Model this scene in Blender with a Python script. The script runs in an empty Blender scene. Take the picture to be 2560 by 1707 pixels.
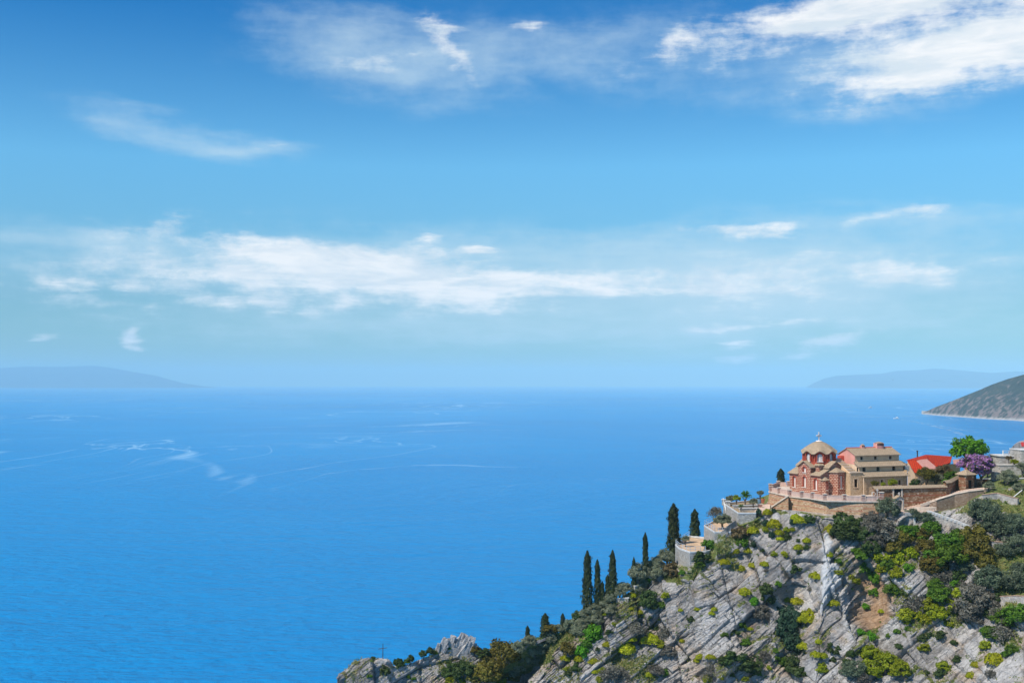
import bpy, bmesh, math, random
import numpy as np
from mathutils import Vector, Matrix
from mathutils.bvhtree import BVHTree

# ------------------------------------------------------------------ camera, world, sun
scene = bpy.context.scene
COL = scene.collection
R = math.radians
CAM_Z, FPX = 160.0, 2844.0
PITCH = math.atan(103.5 / FPX)
cam_d = bpy.data.cameras.new('camera'); cam = bpy.data.objects.new('camera', cam_d); COL.objects.link(cam)
cam.location = (0, 0, CAM_Z); cam.rotation_euler = (R(90) + PITCH, 0, 0)
cam_d.sensor_width = 36.0; cam_d.lens = FPX / 2560 * 36; cam_d.clip_start = 1.0; cam_d.clip_end = 200000
scene.camera = cam

SUN_EL, SUN_AZ = R(52), math.atan2(-0.80, -0.60)      # azimuth from +Y towards +X
sun_vec = Vector((math.sin(SUN_AZ) * math.cos(SUN_EL), math.cos(SUN_AZ) * math.cos(SUN_EL), math.sin(SUN_EL)))
sun_d = bpy.data.lights.new('sun', 'SUN'); sun = bpy.data.objects.new('sun', sun_d); COL.objects.link(sun)
sun_d.energy = 5.0; sun_d.angle = R(0.5); sun_d.color = (1.0, 0.93, 0.82)
sun.rotation_euler = sun_vec.to_track_quat('Z', 'Y').to_euler()
sun.location = (0, 100, 400)

vs = scene.view_settings
vs.view_transform = 'Standard'; vs.look = 'None'; vs.exposure = 0.0; vs.gamma = 1.0; vs.use_curve_mapping = False
scene.render.engine = 'CYCLES'
scene.cycles.max_bounces = 5; scene.cycles.diffuse_bounces = 2; scene.cycles.glossy_bounces = 2
scene.cycles.transmission_bounces = 2; scene.cycles.volume_bounces = 2; scene.cycles.transparent_max_bounces = 6
scene.cycles.use_denoising = True
scene.cycles.caustics_reflective = False; scene.cycles.caustics_refractive = False

def ray(px, py):
    a, b = (px - 1280) / FPX, -(py - 853.5) / FPX
    c, s = math.cos(PITCH), math.sin(PITCH)
    return Vector((a, c - b * s, s + b * c))
def at(px, py, Y):                      # the point seen at a pixel, Y metres ahead
    r = ray(px, py); k = Y / r.y
    return Vector((r.x * k, Y, CAM_Z + r.z * k))
def on_z(px, py, z):                    # the point seen at a pixel on the level z
    r = ray(px, py); k = (z - CAM_Z) / r.z
    return Vector((r.x * k, r.y * k, z))
def px_at(px, Y, z):                    # a point at column px, depth Y, height z
    r = ray(px, 1250); return Vector((r.x / r.y * Y, Y, z))

# ------------------------------------------------------------------ node helpers
class NT:
    def __init__(s, nt): s.nt = nt
    def n(s, typ, props=None, **ins):
        nd = s.nt.nodes.new(typ)
        for k, v in (props or {}).items(): setattr(nd, k, v)
        for k, v in ins.items(): s.put(nd, k, v)
        return nd
    def put(s, nd, key, v):
        sock = nd.inputs[int(key[1:])] if key[0] == 'i' and key[1:].isdigit() else nd.inputs[key.replace('_', ' ')]
        if isinstance(v, bpy.types.NodeSocket): s.nt.links.new(v, sock)
        elif hasattr(sock.default_value, '__len__') and not hasattr(v, '__len__'): sock.default_value = [v] * len(sock.default_value)
        else:
            if hasattr(v, '__len__') and len(v) == 3 and len(sock.default_value) == 4: v = (*v, 1)
            sock.default_value = v
    def m(s, op, a, b=0.0, c=0.0, clamp=False):
        nd = s.n('ShaderNodeMath', {'operation': op, 'use_clamp': clamp}, i0=a, i1=b, i2=c); return nd.outputs[0]
    def add(s, a, b): return s.m('ADD', a, b)
    def sub(s, a, b): return s.m('SUBTRACT', a, b)
    def mul(s, a, b): return s.m('MULTIPLY', a, b)
    def mix(s, f, a, b, blend='MIX'):
        nd = s.nt.nodes.new('ShaderNodeMix'); nd.data_type = 'RGBA'; nd.blend_type = blend
        s.put(nd, 'i0', f); s.put(nd, 'i6', a); s.put(nd, 'i7', b); return nd.outputs[2]
    def step(s, x, lo, hi):             # smoothstep 0..1
        nd = s.n('ShaderNodeMapRange', {'interpolation_type': 'SMOOTHSTEP'}, i0=x, i1=lo, i2=hi, i3=0.0, i4=1.0); return nd.outputs[0]
    dims = '3D'
    def noise(s, vec, scale, detail=4, rough=0.55, dist=0.0):
        nd = s.n('ShaderNodeTexNoise', {'noise_dimensions': s.dims}, Vector=vec, Scale=scale, Detail=detail, Roughness=rough, Distortion=dist); return nd.outputs[0]
    def noisec(s, vec, scale, detail=3):
        nd = s.n('ShaderNodeTexNoise', {'noise_dimensions': s.dims}, Vector=vec, Scale=scale, Detail=detail); return nd.outputs[1]
    def vmul(s, v, k): return s.n('ShaderNodeVectorMath', {'operation': 'MULTIPLY'}, i0=v, i1=k).outputs[0]
    def vadd(s, v, k): return s.n('ShaderNodeVectorMath', {'operation': 'ADD'}, i0=v, i1=k).outputs[0]
    def xyz(s, v): return s.n('ShaderNodeSeparateXYZ', None, i0=v).outputs
    def vec(s, x, y, z): return s.n('ShaderNodeCombineXYZ', None, i0=x, i1=y, i2=z).outputs[0]
    def ramp(s, f, stops):
        nd = s.nt.nodes.new('ShaderNodeValToRGB'); s.put(nd, 'i0', f)
        el = nd.color_ramp.elements
        while len(el) < len(stops): el.new(0.5)
        for e, (p, c) in zip(el, stops): e.position = p; e.color = (*c, 1)
        return nd.outputs[0]
    def bump(s, h, strength=0.5, dist=0.1, normal=None):
        nd = s.n('ShaderNodeBump', None, Height=h, Strength=strength, Distance=dist)
        if normal is not None: s.put(nd, 'Normal', normal)
        return nd.outputs[0]

def new_mat(name):
    m = bpy.data.materials.new(name); m.use_nodes = True
    g = NT(m.node_tree); g.nt.nodes.clear()
    out = g.n('ShaderNodeOutputMaterial')
    bs = g.n('ShaderNodeBsdfPrincipled'); g.nt.links.new(bs.outputs[0], out.inputs[0])
    g.bs, g.out = bs, out
    return m, g

# ------------------------------------------------------------------ sky with clouds
world = bpy.data.worlds.new('World'); scene.world = world; world.use_nodes = True
def build_world():
    g = NT(world.node_tree); g.nt.nodes.clear(); g.dims = '2D'
    out = g.n('ShaderNodeOutputWorld')
    sky = g.n('ShaderNodeTexSky', {'sky_type': 'NISHITA', 'sun_disc': False, 'sun_elevation': SUN_EL, 'sun_rotation': SUN_AZ % (2 * math.pi),
                                   'altitude': 150.0, 'air_density': 1.0, 'dust_density': 0.35, 'ozone_density': 2.2})
    tc = g.n('ShaderNodeTexCoord').outputs['Generated']
    x, y, z = g.xyz(tc)
    az = g.m('ARCTAN2', x, y)
    el = g.m('ARCSINE', z)
    # deep saturated blue overhead, cyan lower down, with the sky texture's own brightness pattern
    col = g.mix(1.0, sky.outputs[0], g.ramp(g.m('MULTIPLY', el, 1.6, clamp=True),
              [(0.0, SKYT[0]), (0.12, SKYT[1]), (0.30, SKYT[2]), (0.50, SKYT[3]), (0.95, SKYT[4])]), 'MULTIPLY')
    # clouds: flat high layer seen in perspective, gathered in banks
    zc = g.m('MAXIMUM', z, 0.02)
    zz = g.add(zc, 0.10)
    pl = g.vec(g.m('DIVIDE', x, zz), g.m('DIVIDE', y, zz), 0.0)
    wob = g.noisec(pl, 1.1, 3)
    plw = g.vadd(pl, g.vmul(g.vadd(wob, (-.5, -.5, -.5)), (0.55, 0.55, 0)))
    ang = g.vec(g.mul(az, 8.0), g.mul(el, 42.0), 0.0)
    angw = g.vadd(ang, g.vmul(g.vadd(g.noisec(ang, 0.55, 4), (-.5, -.5, -.5)), (.9, 1.2, 0)))
    streak = g.noise(angw, 0.80, 9, 0.66)
    fine = g.noise(g.vadd(plw, (3.1, 1.7, 0)), 2.6, 6, 0.6)
    puff = g.noise(g.vec(g.mul(az, 30.0), g.mul(el, 48.0), 2.0), 1.0, 6, 0.62)
    tex = g.add(g.add(g.mul(streak, .42), g.mul(fine, .25)), g.mul(puff, .33))
    wa = g.add(az, g.mul(g.sub(g.noise(ang, 0.9, 5), .5), 0.065))
    we = g.add(el, g.mul(g.sub(g.noise(g.vadd(ang, (7, 3, 0)), 0.9, 5), .5), 0.030))
    def bank(px, py, hw, hh, tilt, amp):
        r = ray(px, py).normalized()
        a0, e0 = math.atan2(r.x, r.y), math.asin(r.z)
        da, de = g.sub(wa, a0), g.sub(we, e0)
        c, s = math.cos(tilt), math.sin(tilt)
        u = g.mul(g.add(g.mul(da, c), g.mul(de, s)), FPX / hw)
        v = g.mul(g.sub(g.mul(de, c), g.mul(da, s)), FPX / hh)
        q = g.add(g.mul(u, u), g.mul(v, v))
        return g.mul(g.m('EXPONENT', g.mul(q, -1.0)), amp)
    def total(lst):
        t = None
        for b in lst:
            k = bank(*b); t = k if t is None else g.add(t, k)
        return t
    dense = total(CLOUD_DENSE); veil = total(CLOUD_VEIL)
    # banks of the same kind all round the rest of the sky
    away = g.step(g.m('ABSOLUTE', az), 0.50, 0.75)
    around = g.mul(away, g.step(g.noise(pl, 0.35, 3), 0.42, 0.62))
    dense = g.add(dense, g.mul(around, .7))
    d1 = g.step(g.add(g.mul(dense, 0.70), g.mul(g.sub(tex, .5), 3.9)), 0.16, 1.14)
    d1 = g.mul(d1, g.step(dense, 0.05, 0.45))
    d2 = g.mul(g.step(g.add(g.mul(veil, 0.75), g.mul(g.sub(tex, .5), 1.3)), 0.05, 1.05), g.step(veil, 0.03, 0.4))
    d2 = g.mul(d2, 0.74)
    lit = g.step(g.noise(g.vadd(angw, (0, .5, 4)), 1.4, 4, .6), .30, .68)
    ccol = g.mix(lit, CLOUDC[0], CLOUDC[1])
    col = g.mix(d2, col, CLOUDC[2])
    col = g.mix(g.mul(d1, 0.93), col, ccol)
    bg = g.n('ShaderNodeBackground', None, Color=col, Strength=0.1)
    g.nt.links.new(bg.outputs[0], out.inputs[0])
SKYT = [(0.50, 0.80, 0.86), (0.50, 0.84, 0.98), (0.60, 1.30, 1.52), (0.06, 0.72, 1.26), (0.62, 0.92, 1.15)]
CLOUDC = [(7.6, 8.4, 9.0), (10.4, 10.3, 10.2), (6.2, 7.9, 8.9)]
CLOUD_DENSE = [  # px, py, half-width, half-height, tilt, strength
    (640, 610, 330, 45, -.10, .95), (620, 690, 420, 60, 0.02, 1.0), (1000, 690, 330, 50, -.03, .95), (1400, 700, 380, 40, -.02, .85), (1620, 735, 260, 13, .02, .9),
    (2000, 690, 420, 62, 0.0, .80), (900, 760, 620, 35, 0, .6),
    (2320, 165, 270, 60, .10, 1.5), (2480, 90, 300, 75, .10, 1.2), (2060, 50, 300, 48, .22, 1.15), (2300, 10, 320, 40, .0, .9), (1680, 115, 170, 30, .35, .85),
    (1150, 130, 95, 30, -.85, .85), (950, 145, 110, 22, .12, .75), (1040, 40, 90, 22, -.5, .6), (1330, 65, 60, 15, .1, .75), (1360, 212, 40, 10, .1, .6),
    (1860, 578, 130, 17, 0.0, 1.05), (2260, 532, 120, 16, .12, 1.0), (1085, 604, 36, 9, 0, .9), (1220, 623, 34, 9, .0, .95),
    (325, 845, 34, 24, .6, 1.05), (65, 840, 36, 12, .1, 1.0), (1830, 880, 46, 13, .0, 1.2), (1815, 852, 95, 10, .03, .95), (2060, 868, 115, 18, .18, 1.0), (1900, 810, 170, 10, 0, .85), (640, 362, 110, 9, .05, .45)]
CLOUD_VEIL = [
    (900, 120, 330, 100, -.1, .80), (1500, 130, 500, 110, .05, .65), (2300, 150, 420, 110, .1, 1.0), (440, 335, 240, 42, -.16, .75), (640, 365, 160, 26, .05, .5),
    (900, 680, 900, 110, 0, 1.1), (2000, 700, 560, 120, 0, 1.2), (1300, 830, 900, 60, 0, .7), (2250, 540, 330, 34, 0, .45), (200, 600, 380, 30, 0, .40)]
build_world()
world.cycles.sampling_method = 'MANUAL'; world.cycles.sample_map_resolution = 256
# ------------------------------------------------------------------ object helpers
MATS = {}
def link(o, parent=None):
    COL.objects.link(o)
    if parent is not None: o.parent = parent
    return o
def tag(o, label=None, cat=None, group=None, kind=None):
    for k, v in (('label', label), ('category', cat), ('group', group), ('kind', kind)):
        if v: o[k] = v
    return o
def empty(name, loc=(0, 0, 0), rz=0.0, label=None, cat=None, group=None):
    o = link(bpy.data.objects.new(name, None)); o.location = loc; o.rotation_euler = (0, 0, rz); o.empty_display_size = 0.3
    return tag(o, label, cat, group)

def auto_uv(me):
    nl = len(me.loops)
    co = np.empty(len(me.vertices) * 3, np.float32); me.vertices.foreach_get('co', co); co = co.reshape(-1, 3)
    lv = np.empty(nl, np.int32); me.loops.foreach_get('vertex_index', lv)
    npoly = len(me.polygons)
    nr = np.empty(npoly * 3, np.float32); me.polygons.foreach_get('normal', nr); nr = nr.reshape(-1, 3)
    lt = np.empty(npoly, np.int32); me.polygons.foreach_get('loop_total', lt)
    n = np.repeat(nr, lt, axis=0)
    flat = np.abs(n[:, 2]) > 0.97
    t = np.stack([-n[:, 1], n[:, 0], np.zeros(len(n))], 1)
    t[flat] = (1, 0, 0); t /= np.maximum(np.linalg.norm(t, axis=1, keepdims=True), 1e-6)
    b = np.cross(n, t); p = co[lv]
    uv = np.stack([(p * t).sum(1), (p * b).sum(1)], 1).astype(np.float32)
    me.uv_layers.new(name='UVMap'); me.uv_layers[0].data.foreach_set('uv', uv.ravel())

class MB:
    def __init__(s): s.v, s.f = [], []
    def add(s, vs_, fs):
        k = len(s.v); s.v += [tuple(p) for p in vs_]; s.f += [tuple(i + k for i in f) for f in fs]; return s
    def box(s, x0, x1, y0, y1, z0, z1):
        return s.add([(x0, y0, z0), (x1, y0, z0), (x1, y1, z0), (x0, y1, z0), (x0, y0, z1), (x1, y0, z1), (x1, y1, z1), (x0, y1, z1)],
                     [(0, 3, 2, 1), (4, 5, 6, 7), (0, 1, 5, 4), (1, 2, 6, 5), (2, 3, 7, 6), (3, 0, 4, 7)])
    def extr(s, poly, vec):               # closed prism from a polygon, pushed along vec
        n = len(poly); vec = Vector(vec); p = [Vector(q) for q in poly]
        nrm = Vector((0, 0, 0))
        for i in range(n): nrm += p[i].cross(p[(i + 1) % n])
        if nrm.dot(vec) > 0: p.reverse()
        return s.add(p + [q + vec for q in p], [tuple(range(n)), tuple(range(2 * n - 1, n - 1, -1))] +
                     [((i + 1) % n, i, i + n, (i + 1) % n + n) for i in range(n)])
    def prism(s, poly, z0, z1): return s.extr([(p[0], p[1], z0) for p in poly], (0, 0, z1 - z0))
    def poly(s, pts): return s.add(pts, [tuple(range(len(pts)))])
    def tube(s, p0, p1, r0, r1=None, n=6):
        p0, p1 = Vector(p0), Vector(p1); r1 = r0 if r1 is None else r1
        d = (p1 - p0).normalized(); a = d.orthogonal().normalized(); b = d.cross(a)
        vs_ = [p + (a * math.cos(2 * math.pi * i / n) + b * math.sin(2 * math.pi * i / n)) * r for p, r in ((p0, r0), (p1, r1)) for i in range(n)]
        return s.add(vs_, [(i, (i + 1) % n, (i + 1) % n + n, i + n) for i in range(n)] + [tuple(range(n - 1, -1, -1)), tuple(range(n, 2 * n))])
    def lathe(s, prof, n=24, cx=0, cy=0, scal=None):
        vs_, fs = [], []
        for j, (r, z) in enumerate(prof):
            for i in range(n):
                a = 2 * math.pi * i / n; zz = z + (scal(a, r, z) if scal else 0)
                vs_.append((cx + r * math.cos(a), cy + r * math.sin(a), zz))
        for j in range(len(prof) - 1):
            for i in range(n):
                fs.append((j * n + i, j * n + (i + 1) % n, (j + 1) * n + (i + 1) % n, (j + 1) * n + i))
        return s.add(vs_, fs)
    def build(s, name, mat, parent=None, smooth=False):
        me = bpy.data.meshes.new(name); me.from_pydata(s.v, [], s.f); me.update()
        auto_uv(me); me.materials.append(MATS[mat] if isinstance(mat, str) else mat)
        if smooth: me.polygons.foreach_set('use_smooth', [True] * len(me.polygons))
        return link(bpy.data.objects.new(name, me), parent)

def wall(mb, o, u, n, u0, u1, z0, z1, holes=(), depth=0.3, top=None, seg=8):
    """wall face in the plane o + u*a + z, outward normal n; holes = (centre, half width, sill, spring or top, arched)"""
    o, u, n = Vector(o), Vector(u), Vector(n)
    P = lambda a, z, d=0.0: o + u * a + Vector((0, 0, z)) - n * d
    flip = u.cross(Vector((0, 0, 1))).dot(n) < 0
    def face(pts): mb.poly(list(reversed(pts)) if flip else pts)
    us = sorted({u0, u1, *[h[0] - h[1] for h in holes], *[h[0] + h[1] for h in holes]})
    ht = lambda h: h[3] + (h[1] if h[4] else 0)
    zs = sorted({z0, z1, *[h[2] for h in holes], *[ht(h) for h in holes]})
    for a, b in zip(us, us[1:]):
        for c, d in zip(zs, zs[1:]):
            ma, mz = (a + b) / 2, (c + d) / 2
            if any(abs(ma - h[0]) < h[1] and h[2] < mz < ht(h) for h in holes): continue
            face([P(a, c), P(b, c), P(b, d), P(a, d)])
    for (c, w, zb, zt, arched) in holes:
        out = [(c - w, zb), (c + w, zb)]
        if arched:
            arc = [(c + w * math.cos(math.pi * k / seg), zt + w * math.sin(math.pi * k / seg)) for k in range(seg + 1)]
            h = seg // 2
            face([P(*q) for q in arc[:h + 1]] [::-1] + [P(c + w, zt + w)][::-1])
            face([P(*q) for q in arc[h:]][::-1] + [P(c - w, zt + w)][::-1])
            out += arc
        else: out += [(c + w, zt), (c - w, zt)]
        k = len(out)
        for i in range(k):
            p, q = out[i], out[(i + 1) % k]
            if p == q: continue
            face([P(*q), P(*p), P(*p, depth), P(*q, depth)])
    return mb
def arch_pts(c, w, zb, zt, seg=8):
    return [(c - w, zb), (c + w, zb)] + [(c + w * math.cos(math.pi * k / seg), zt + w * math.sin(math.pi * k / seg)) for k in range(seg + 1)]
def arch_ring(mb, o, u, n, c, w, zb, zt, t, depth, seg=10, legs=True):
    """raised band round an arched opening"""
    o, u, n = Vector(o), Vector(u), Vector(n)
    P = lambda a, z, d=0.0: o + u * a + Vector((0, 0, z)) + n * d
    inn = [(c + w * math.cos(math.pi * k / seg), zt + w * math.sin(math.pi * k / seg)) for k in range(seg + 1)]
    ou = [(c + (w + t) * math.cos(math.pi * k / seg), zt + (w + t) * math.sin(math.pi * k / seg)) for k in range(seg + 1)]
    if legs: inn = [(c + w, zb)] + inn + [(c - w, zb)]; ou = [(c + w + t, zb)] + ou + [(c - w - t, zb)]
    for i in range(len(inn) - 1):
        mb.extr([P(*inn[i]), P(*ou[i]), P(*ou[i + 1]), P(*inn[i + 1])], n * depth)

# ------------------------------------------------------------------ materials
def plain(name, col, rough=0.8, var=0.25, scale=1.5, bump=0.0, tint=None, metal=0.0, spec=0.3):
    m, g = new_mat(name)
    tc = g.n('ShaderNodeTexCoord').outputs['Object']
    f = g.noise(tc, scale, 6, 0.65)
    lo = [c * (1 - var) for c in col]; hi = [min(1, c * (1 + var)) for c in col]
    if tint: lo = tint
    g.put(g.bs, 'Base_Color', g.mix(g.step(f, .3, .7), lo, hi)); g.put(g.bs, 'Roughness', rough)
    g.put(g.bs, 'Metallic', metal); g.put(g.bs, 'Specular_IOR_Level', spec)
    if bump: g.put(g.bs, 'Normal', g.bump(g.noise(tc, scale * 6, 5), bump, 0.1))
    MATS[name] = m; return m

def rubble(name, palette, mortar, sx=2.2, sy=3.4, bands=None, mort=0.06, bump=0.6):
    """coursed rubble masonry: Voronoi stones in wall coordinates"""
    m, g = new_mat(name)
    uv = g.n('ShaderNodeUVMap').outputs[0]
    w = g.vadd(uv, g.vmul(g.vadd(g.noisec(uv, 1.3, 2), (-.5, -.5, -.5)), (.35, .22, 0)))
    w = g.vmul(w, (sx, sy, 1))
    vo = g.n('ShaderNodeTexVoronoi', None, Vector=w, Scale=1.0, Randomness=0.85)
    ve = g.n('ShaderNodeTexVoronoi', {'feature': 'DISTANCE_TO_EDGE'}, Vector=w, Scale=1.0, Randomness=0.85)
    rnd = g.xyz(vo.outputs['Color'])[0]
    k = len(palette)
    stone = g.ramp(rnd, [(i / (k - 1), c) for i, c in enumerate(palette)])
    stone = g.mix(0.5, stone, g.ramp(g.noise(uv, 5.0, 6, .7), [(.2, (.35, .33, .3)), (.8, (1., 1., 1.))]), 'MULTIPLY')
    big = g.noise(uv, 0.35, 4)
    stone = g.mix(g.mul(g.step(big, .5, .75), .35), stone, mortar)
    e = g.step(ve.outputs['Distance'], mort * .3, mort)
    col = g.mix(e, mortar, stone)
    if bands:                             # brick lacing courses every so often
        z = g.xyz(uv)[1]
        saw = g.m('FRACT', g.mul(g.add(z, g.mul(g.noise(uv, 1.5), .12)), 1 / bands[0]))
        f = g.sub(1.0, g.step(g.m('ABSOLUTE', g.sub(saw, .5)), bands[1] * .8, bands[1]))
        col = g.mix(g.mul(f, .85), col, g.mix(g.noise(uv, 6), bands[2], bands[3]))
    g.put(g.bs, 'Base_Color', col); g.put(g.bs, 'Roughness', .9); g.put(g.bs, 'Specular_IOR_Level', .2)
    g.put(g.bs, 'Normal', g.bump(g.add(e, g.mul(g.noise(uv, 9), .4)), bump, .06))
    MATS[name] = m; return m

def bricks(name, c1, c2, mortar, bw, rh, ms, bump=0.4, smooth=0.2, noise_amt=.35):
    m, g = new_mat(name)
    uv = g.n('ShaderNodeUVMap').outputs[0]
    w = g.vadd(uv, g.vmul(g.vadd(g.noisec(uv, 2.5, 2), (-.5, -.5, -.5)), (.08, .05, 0)))
    b = g.n('ShaderNodeTexBrick', {'offset': 0.5}, Vector=w, Color1=c1, Color2=c2, Mortar=mortar, Scale=1.0, **{'Mortar_Size': ms, 'Mortar_Smooth': smooth, 'Bias': -0.1, 'Brick_Width': bw, 'Row_Height': rh})
    col = g.mix(noise_amt, b.outputs[0], g.ramp(g.noise(uv, 3.5, 8, .75), [(.25, (.25, .22, .2)), (.75, (1., 1., 1.))]), 'MULTIPLY')
    col = g.mix(g.mul(g.step(g.noise(uv, .4, 5), .45, .8), .25), col, [c * .55 for c in c1])
    g.put(g.bs, 'Base_Color', col); g.put(g.bs, 'Roughness', .85); g.put(g.bs, 'Specular_IOR_Level', .2)
    g.put(g.bs, 'Normal', g.bump(g.sub(1, b.outputs[1]), bump, .06))
    MATS[name] = m; return m

bricks('church_brick', (.74, .53, .39), (.50, .26, .175), (.29, .052, .028), .62, .375, .08, noise_amt=.4)
bricks('slate', (.61, .465, .32), (.47, .36, .245), (.24, .175, .12), .62, .30, .022, bump=.9, noise_amt=.55)
bricks('red_tile', (.70, .070, .014), (.54, .040, .010), (.17, .010, .007), .50, .55, .06, bump=1.0, noise_amt=.35)
bricks('pale_tile', (.74, .42, .36), (.66, .33, .28), (.46, .20, .17), .30, .30, .03, bump=1.0, noise_amt=.25)
bricks('post_stripe', (.66, .55, .46), (.60, .46, .38), (.26, .06, .04), 3.0, .30, .075, noise_amt=.3)
rubble('terrace_stone', [(.56, .35, .18), (.44, .25, .13), (.62, .44, .28), (.32, .16, .09), (.68, .52, .37), (.52, .32, .16)], (.50, .36, .24), 2.3, 3.6, bands=(1.0, .075, (.34, .09, .055), (.50, .20, .13)))
rubble('court_stone', [(.30, .15, .07), (.24, .11, .055), (.52, .37, .25), (.20, .09, .045), (.36, .19, .10), (.62, .48, .36)], (.27, .17, .10), 2.0, 3.0, bands=(1.5, .09, (.26, .075, .04), (.34, .12, .07)))
rubble('house_stone', [(.56, .39, .23), (.48, .32, .18), (.64, .48, .33), (.36, .22, .12), (.60, .44, .28)], (.60, .44, .29), 3.0, 4.0, mort=.12)
rubble('grey_stone', [(.42, .42, .40), (.32, .31, .29), (.52, .50, .46), (.24, .23, .22), (.48, .42, .34), (.58, .57, .55)], (.47, .46, .44), 2.2, 4.4)
rubble('path_stone', [(.46, .33, .25), (.38, .26, .18), (.54, .42, .33), (.30, .19, .13), (.50, .38, .31)], (.30, .21, .15), 2.0, 3.4)
rubble('pale_rubble', [(.58, .56, .54), (.46, .44, .42), (.64, .60, .55), (.34, .33, .33), (.56, .50, .44)], (.36, .34, .32), 1.7, 2.6)
rubble('white_stone', [(.60, .58, .54), (.50, .47, .43), (.68, .66, .63), (.36, .33, .29), (.58, .53, .46)], (.48, .45, .41), 1.6, 3.2)
plain('plaster', (.70, .47, .285), .85, .10, .5, .15)
plain('cream_plaster', (.74, .56, .40), .85, .09, .5, .15)
plain('pink_plaster', (.70, .33, .28), .85, .10, .5, .15)
plain('red_plaster', (.56, .10, .065), .85, .14, .8, .1)
plain('brick_red', (.44, .085, .048), .85, .30, 3.0, .3)
plain('marble', (.78, .70, .63), .6, .10, 1.0)
plain('pale_panel', (.60, .43, .36), .75, .12, 1.4, .1)
plain('coping', (.60, .50, .41), .85, .18, 1.2, .2)
plain('grey_coping', (.58, .58, .57), .85, .15, 1.2, .2)
plain('concrete', (.43, .35, .29), .9, .25, .8, .3)
plain('grey_concrete', (.36, .36, .36), .9, .2, .8, .3)
plain('paving', (.60, .45, .36), .9, .18, .7, .2)
plain('sand', (.52, .365, .235), .95, .18, .6, .3)
plain('soil', (.30, .22, .13), .95, .3, .8, .3)
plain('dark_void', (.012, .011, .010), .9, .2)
plain('wood', (.17, .075, .04), .7, .3, 3.0)
plain('iron', (.035, .028, .026), .6, .3, 4.0, spec=.4)
plain('rail_blue', (.30, .42, .56), .45, .1, 2.0, spec=.5)
plain('rail_grey', (.46, .50, .54), .45, .1, 2.0, spec=.5)
plain('white_paint', (.80, .80, .78), .45, .05, 2.0, spec=.5)
plain('bark', (.14, .115, .09), .95, .35, 5.0, .5)
plain('pale_bark', (.26, .23, .20), .95, .35, 5.0, .5)
plain('terracotta', (.50, .17, .09), .8, .2, 3.0)
plain('blue_tank', (.12, .22, .30), .5, .1, 2.0)
plain('net_grey', (.28, .28, .30), .8, .12, .6)
plain('sail_red', (.62, .055, .06), .7, .1); plain('sail_blue', (.05, .20, .58), .7, .1)
plain('glass_dark', (.03, .045, .06), .15, .1, spec=.6)
plain('yellow_paint', (.72, .50, .12), .7, .1)
def lattice():
    m, g = new_mat('lattice')
    uv = g.n('ShaderNodeUVMap').outputs[0]
    x, y, z = g.xyz(uv)
    ck = g.n('ShaderNodeTexChecker', None, Vector=g.vec(g.mul(g.add(x, y), 4.6), g.mul(g.sub(x, y), 4.6), 0.0), Scale=1.0)
    g.put(g.bs, 'Base_Color', g.mix(ck.outputs[1], (.86, .83, .80), (.06, .045, .04))); g.put(g.bs, 'Roughness', .6)
    MATS['lattice'] = m
lattice()

def leaf_mat(name, dark, light, back=0.35, rough=.55, tip=None):
    m, g = new_mat(name)
    geo = g.n('ShaderNodeNewGeometry'); oi = g.n('ShaderNodeObjectInfo')
    rp = geo.outputs['Random Per Island']
    tc = g.n('ShaderNodeTexCoord').outputs['Object']
    f = g.add(g.mul(rp, .55), g.mul(g.step(g.noise(tc, 1.7, 3), .3, .7), .45))
    col = g.mix(f, dark, light)
    if tip: col = g.mix(g.step(rp, .72, .80), col, tip)
    hs = g.n('ShaderNodeHueSaturation', None, Color=col, Hue=g.add(.488, g.mul(oi.outputs['Random'], .024)), Value=g.add(.84, g.mul(oi.outputs['Random'], .32)))
    g.put(g.bs, 'Base_Color', hs.outputs[0]); g.put(g.bs, 'Roughness', rough); g.put(g.bs, 'Specular_IOR_Level', .25)
    tr = g.n('ShaderNodeBsdfTranslucent', None, Color=hs.outputs[0])
    mx = g.n('ShaderNodeMixShader', None, i0=back)
    g.nt.links.new(g.bs.outputs[0], mx.inputs[1]); g.nt.links.new(tr.outputs[0], mx.inputs[2]); g.nt.links.new(mx.outputs[0], g.out.inputs[0])
    MATS[name] = m
leaf_mat('leaf_spurge', (.20, .25, .008), (.58, .58, .014))
leaf_mat('leaf_olive_dark', (.050, .078, .044), (.215, .265, .165))
leaf_mat('leaf_green', (.035, .098, .008), (.15, .275, .020))
leaf_mat('leaf_bright', (.050, .16, .008), (.17, .40, .016))
leaf_mat('leaf_dark', (.028, .056, .016), (.10, .155, .036))
leaf_mat('leaf_pine', (.016, .045, .026), (.050, .105, .055))
leaf_mat('leaf_grey', (.085, .082, .066), (.29, .275, .225))
leaf_mat('leaf_olive', (.10, .130, .072), (.38, .405, .27))
leaf_mat('leaf_brown', (.060, .060, .010), (.235, .195, .030))
leaf_mat('leaf_yellow', (.11, .16, .006), (.42, .46, .014))
leaf_mat('leaf_rust', (.075, .060, .022), (.24, .17, .085))
leaf_mat('leaf_cypress', (.012, .026, .010), (.085, .112, .034), .2)
leaf_mat('leaf_purple', (.36, .12, .38), (.86, .48, .84), tip=(.14, .19, .03))
leaf_mat('leaf_grass', (.10, .15, .020), (.36, .30, .12))
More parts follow.
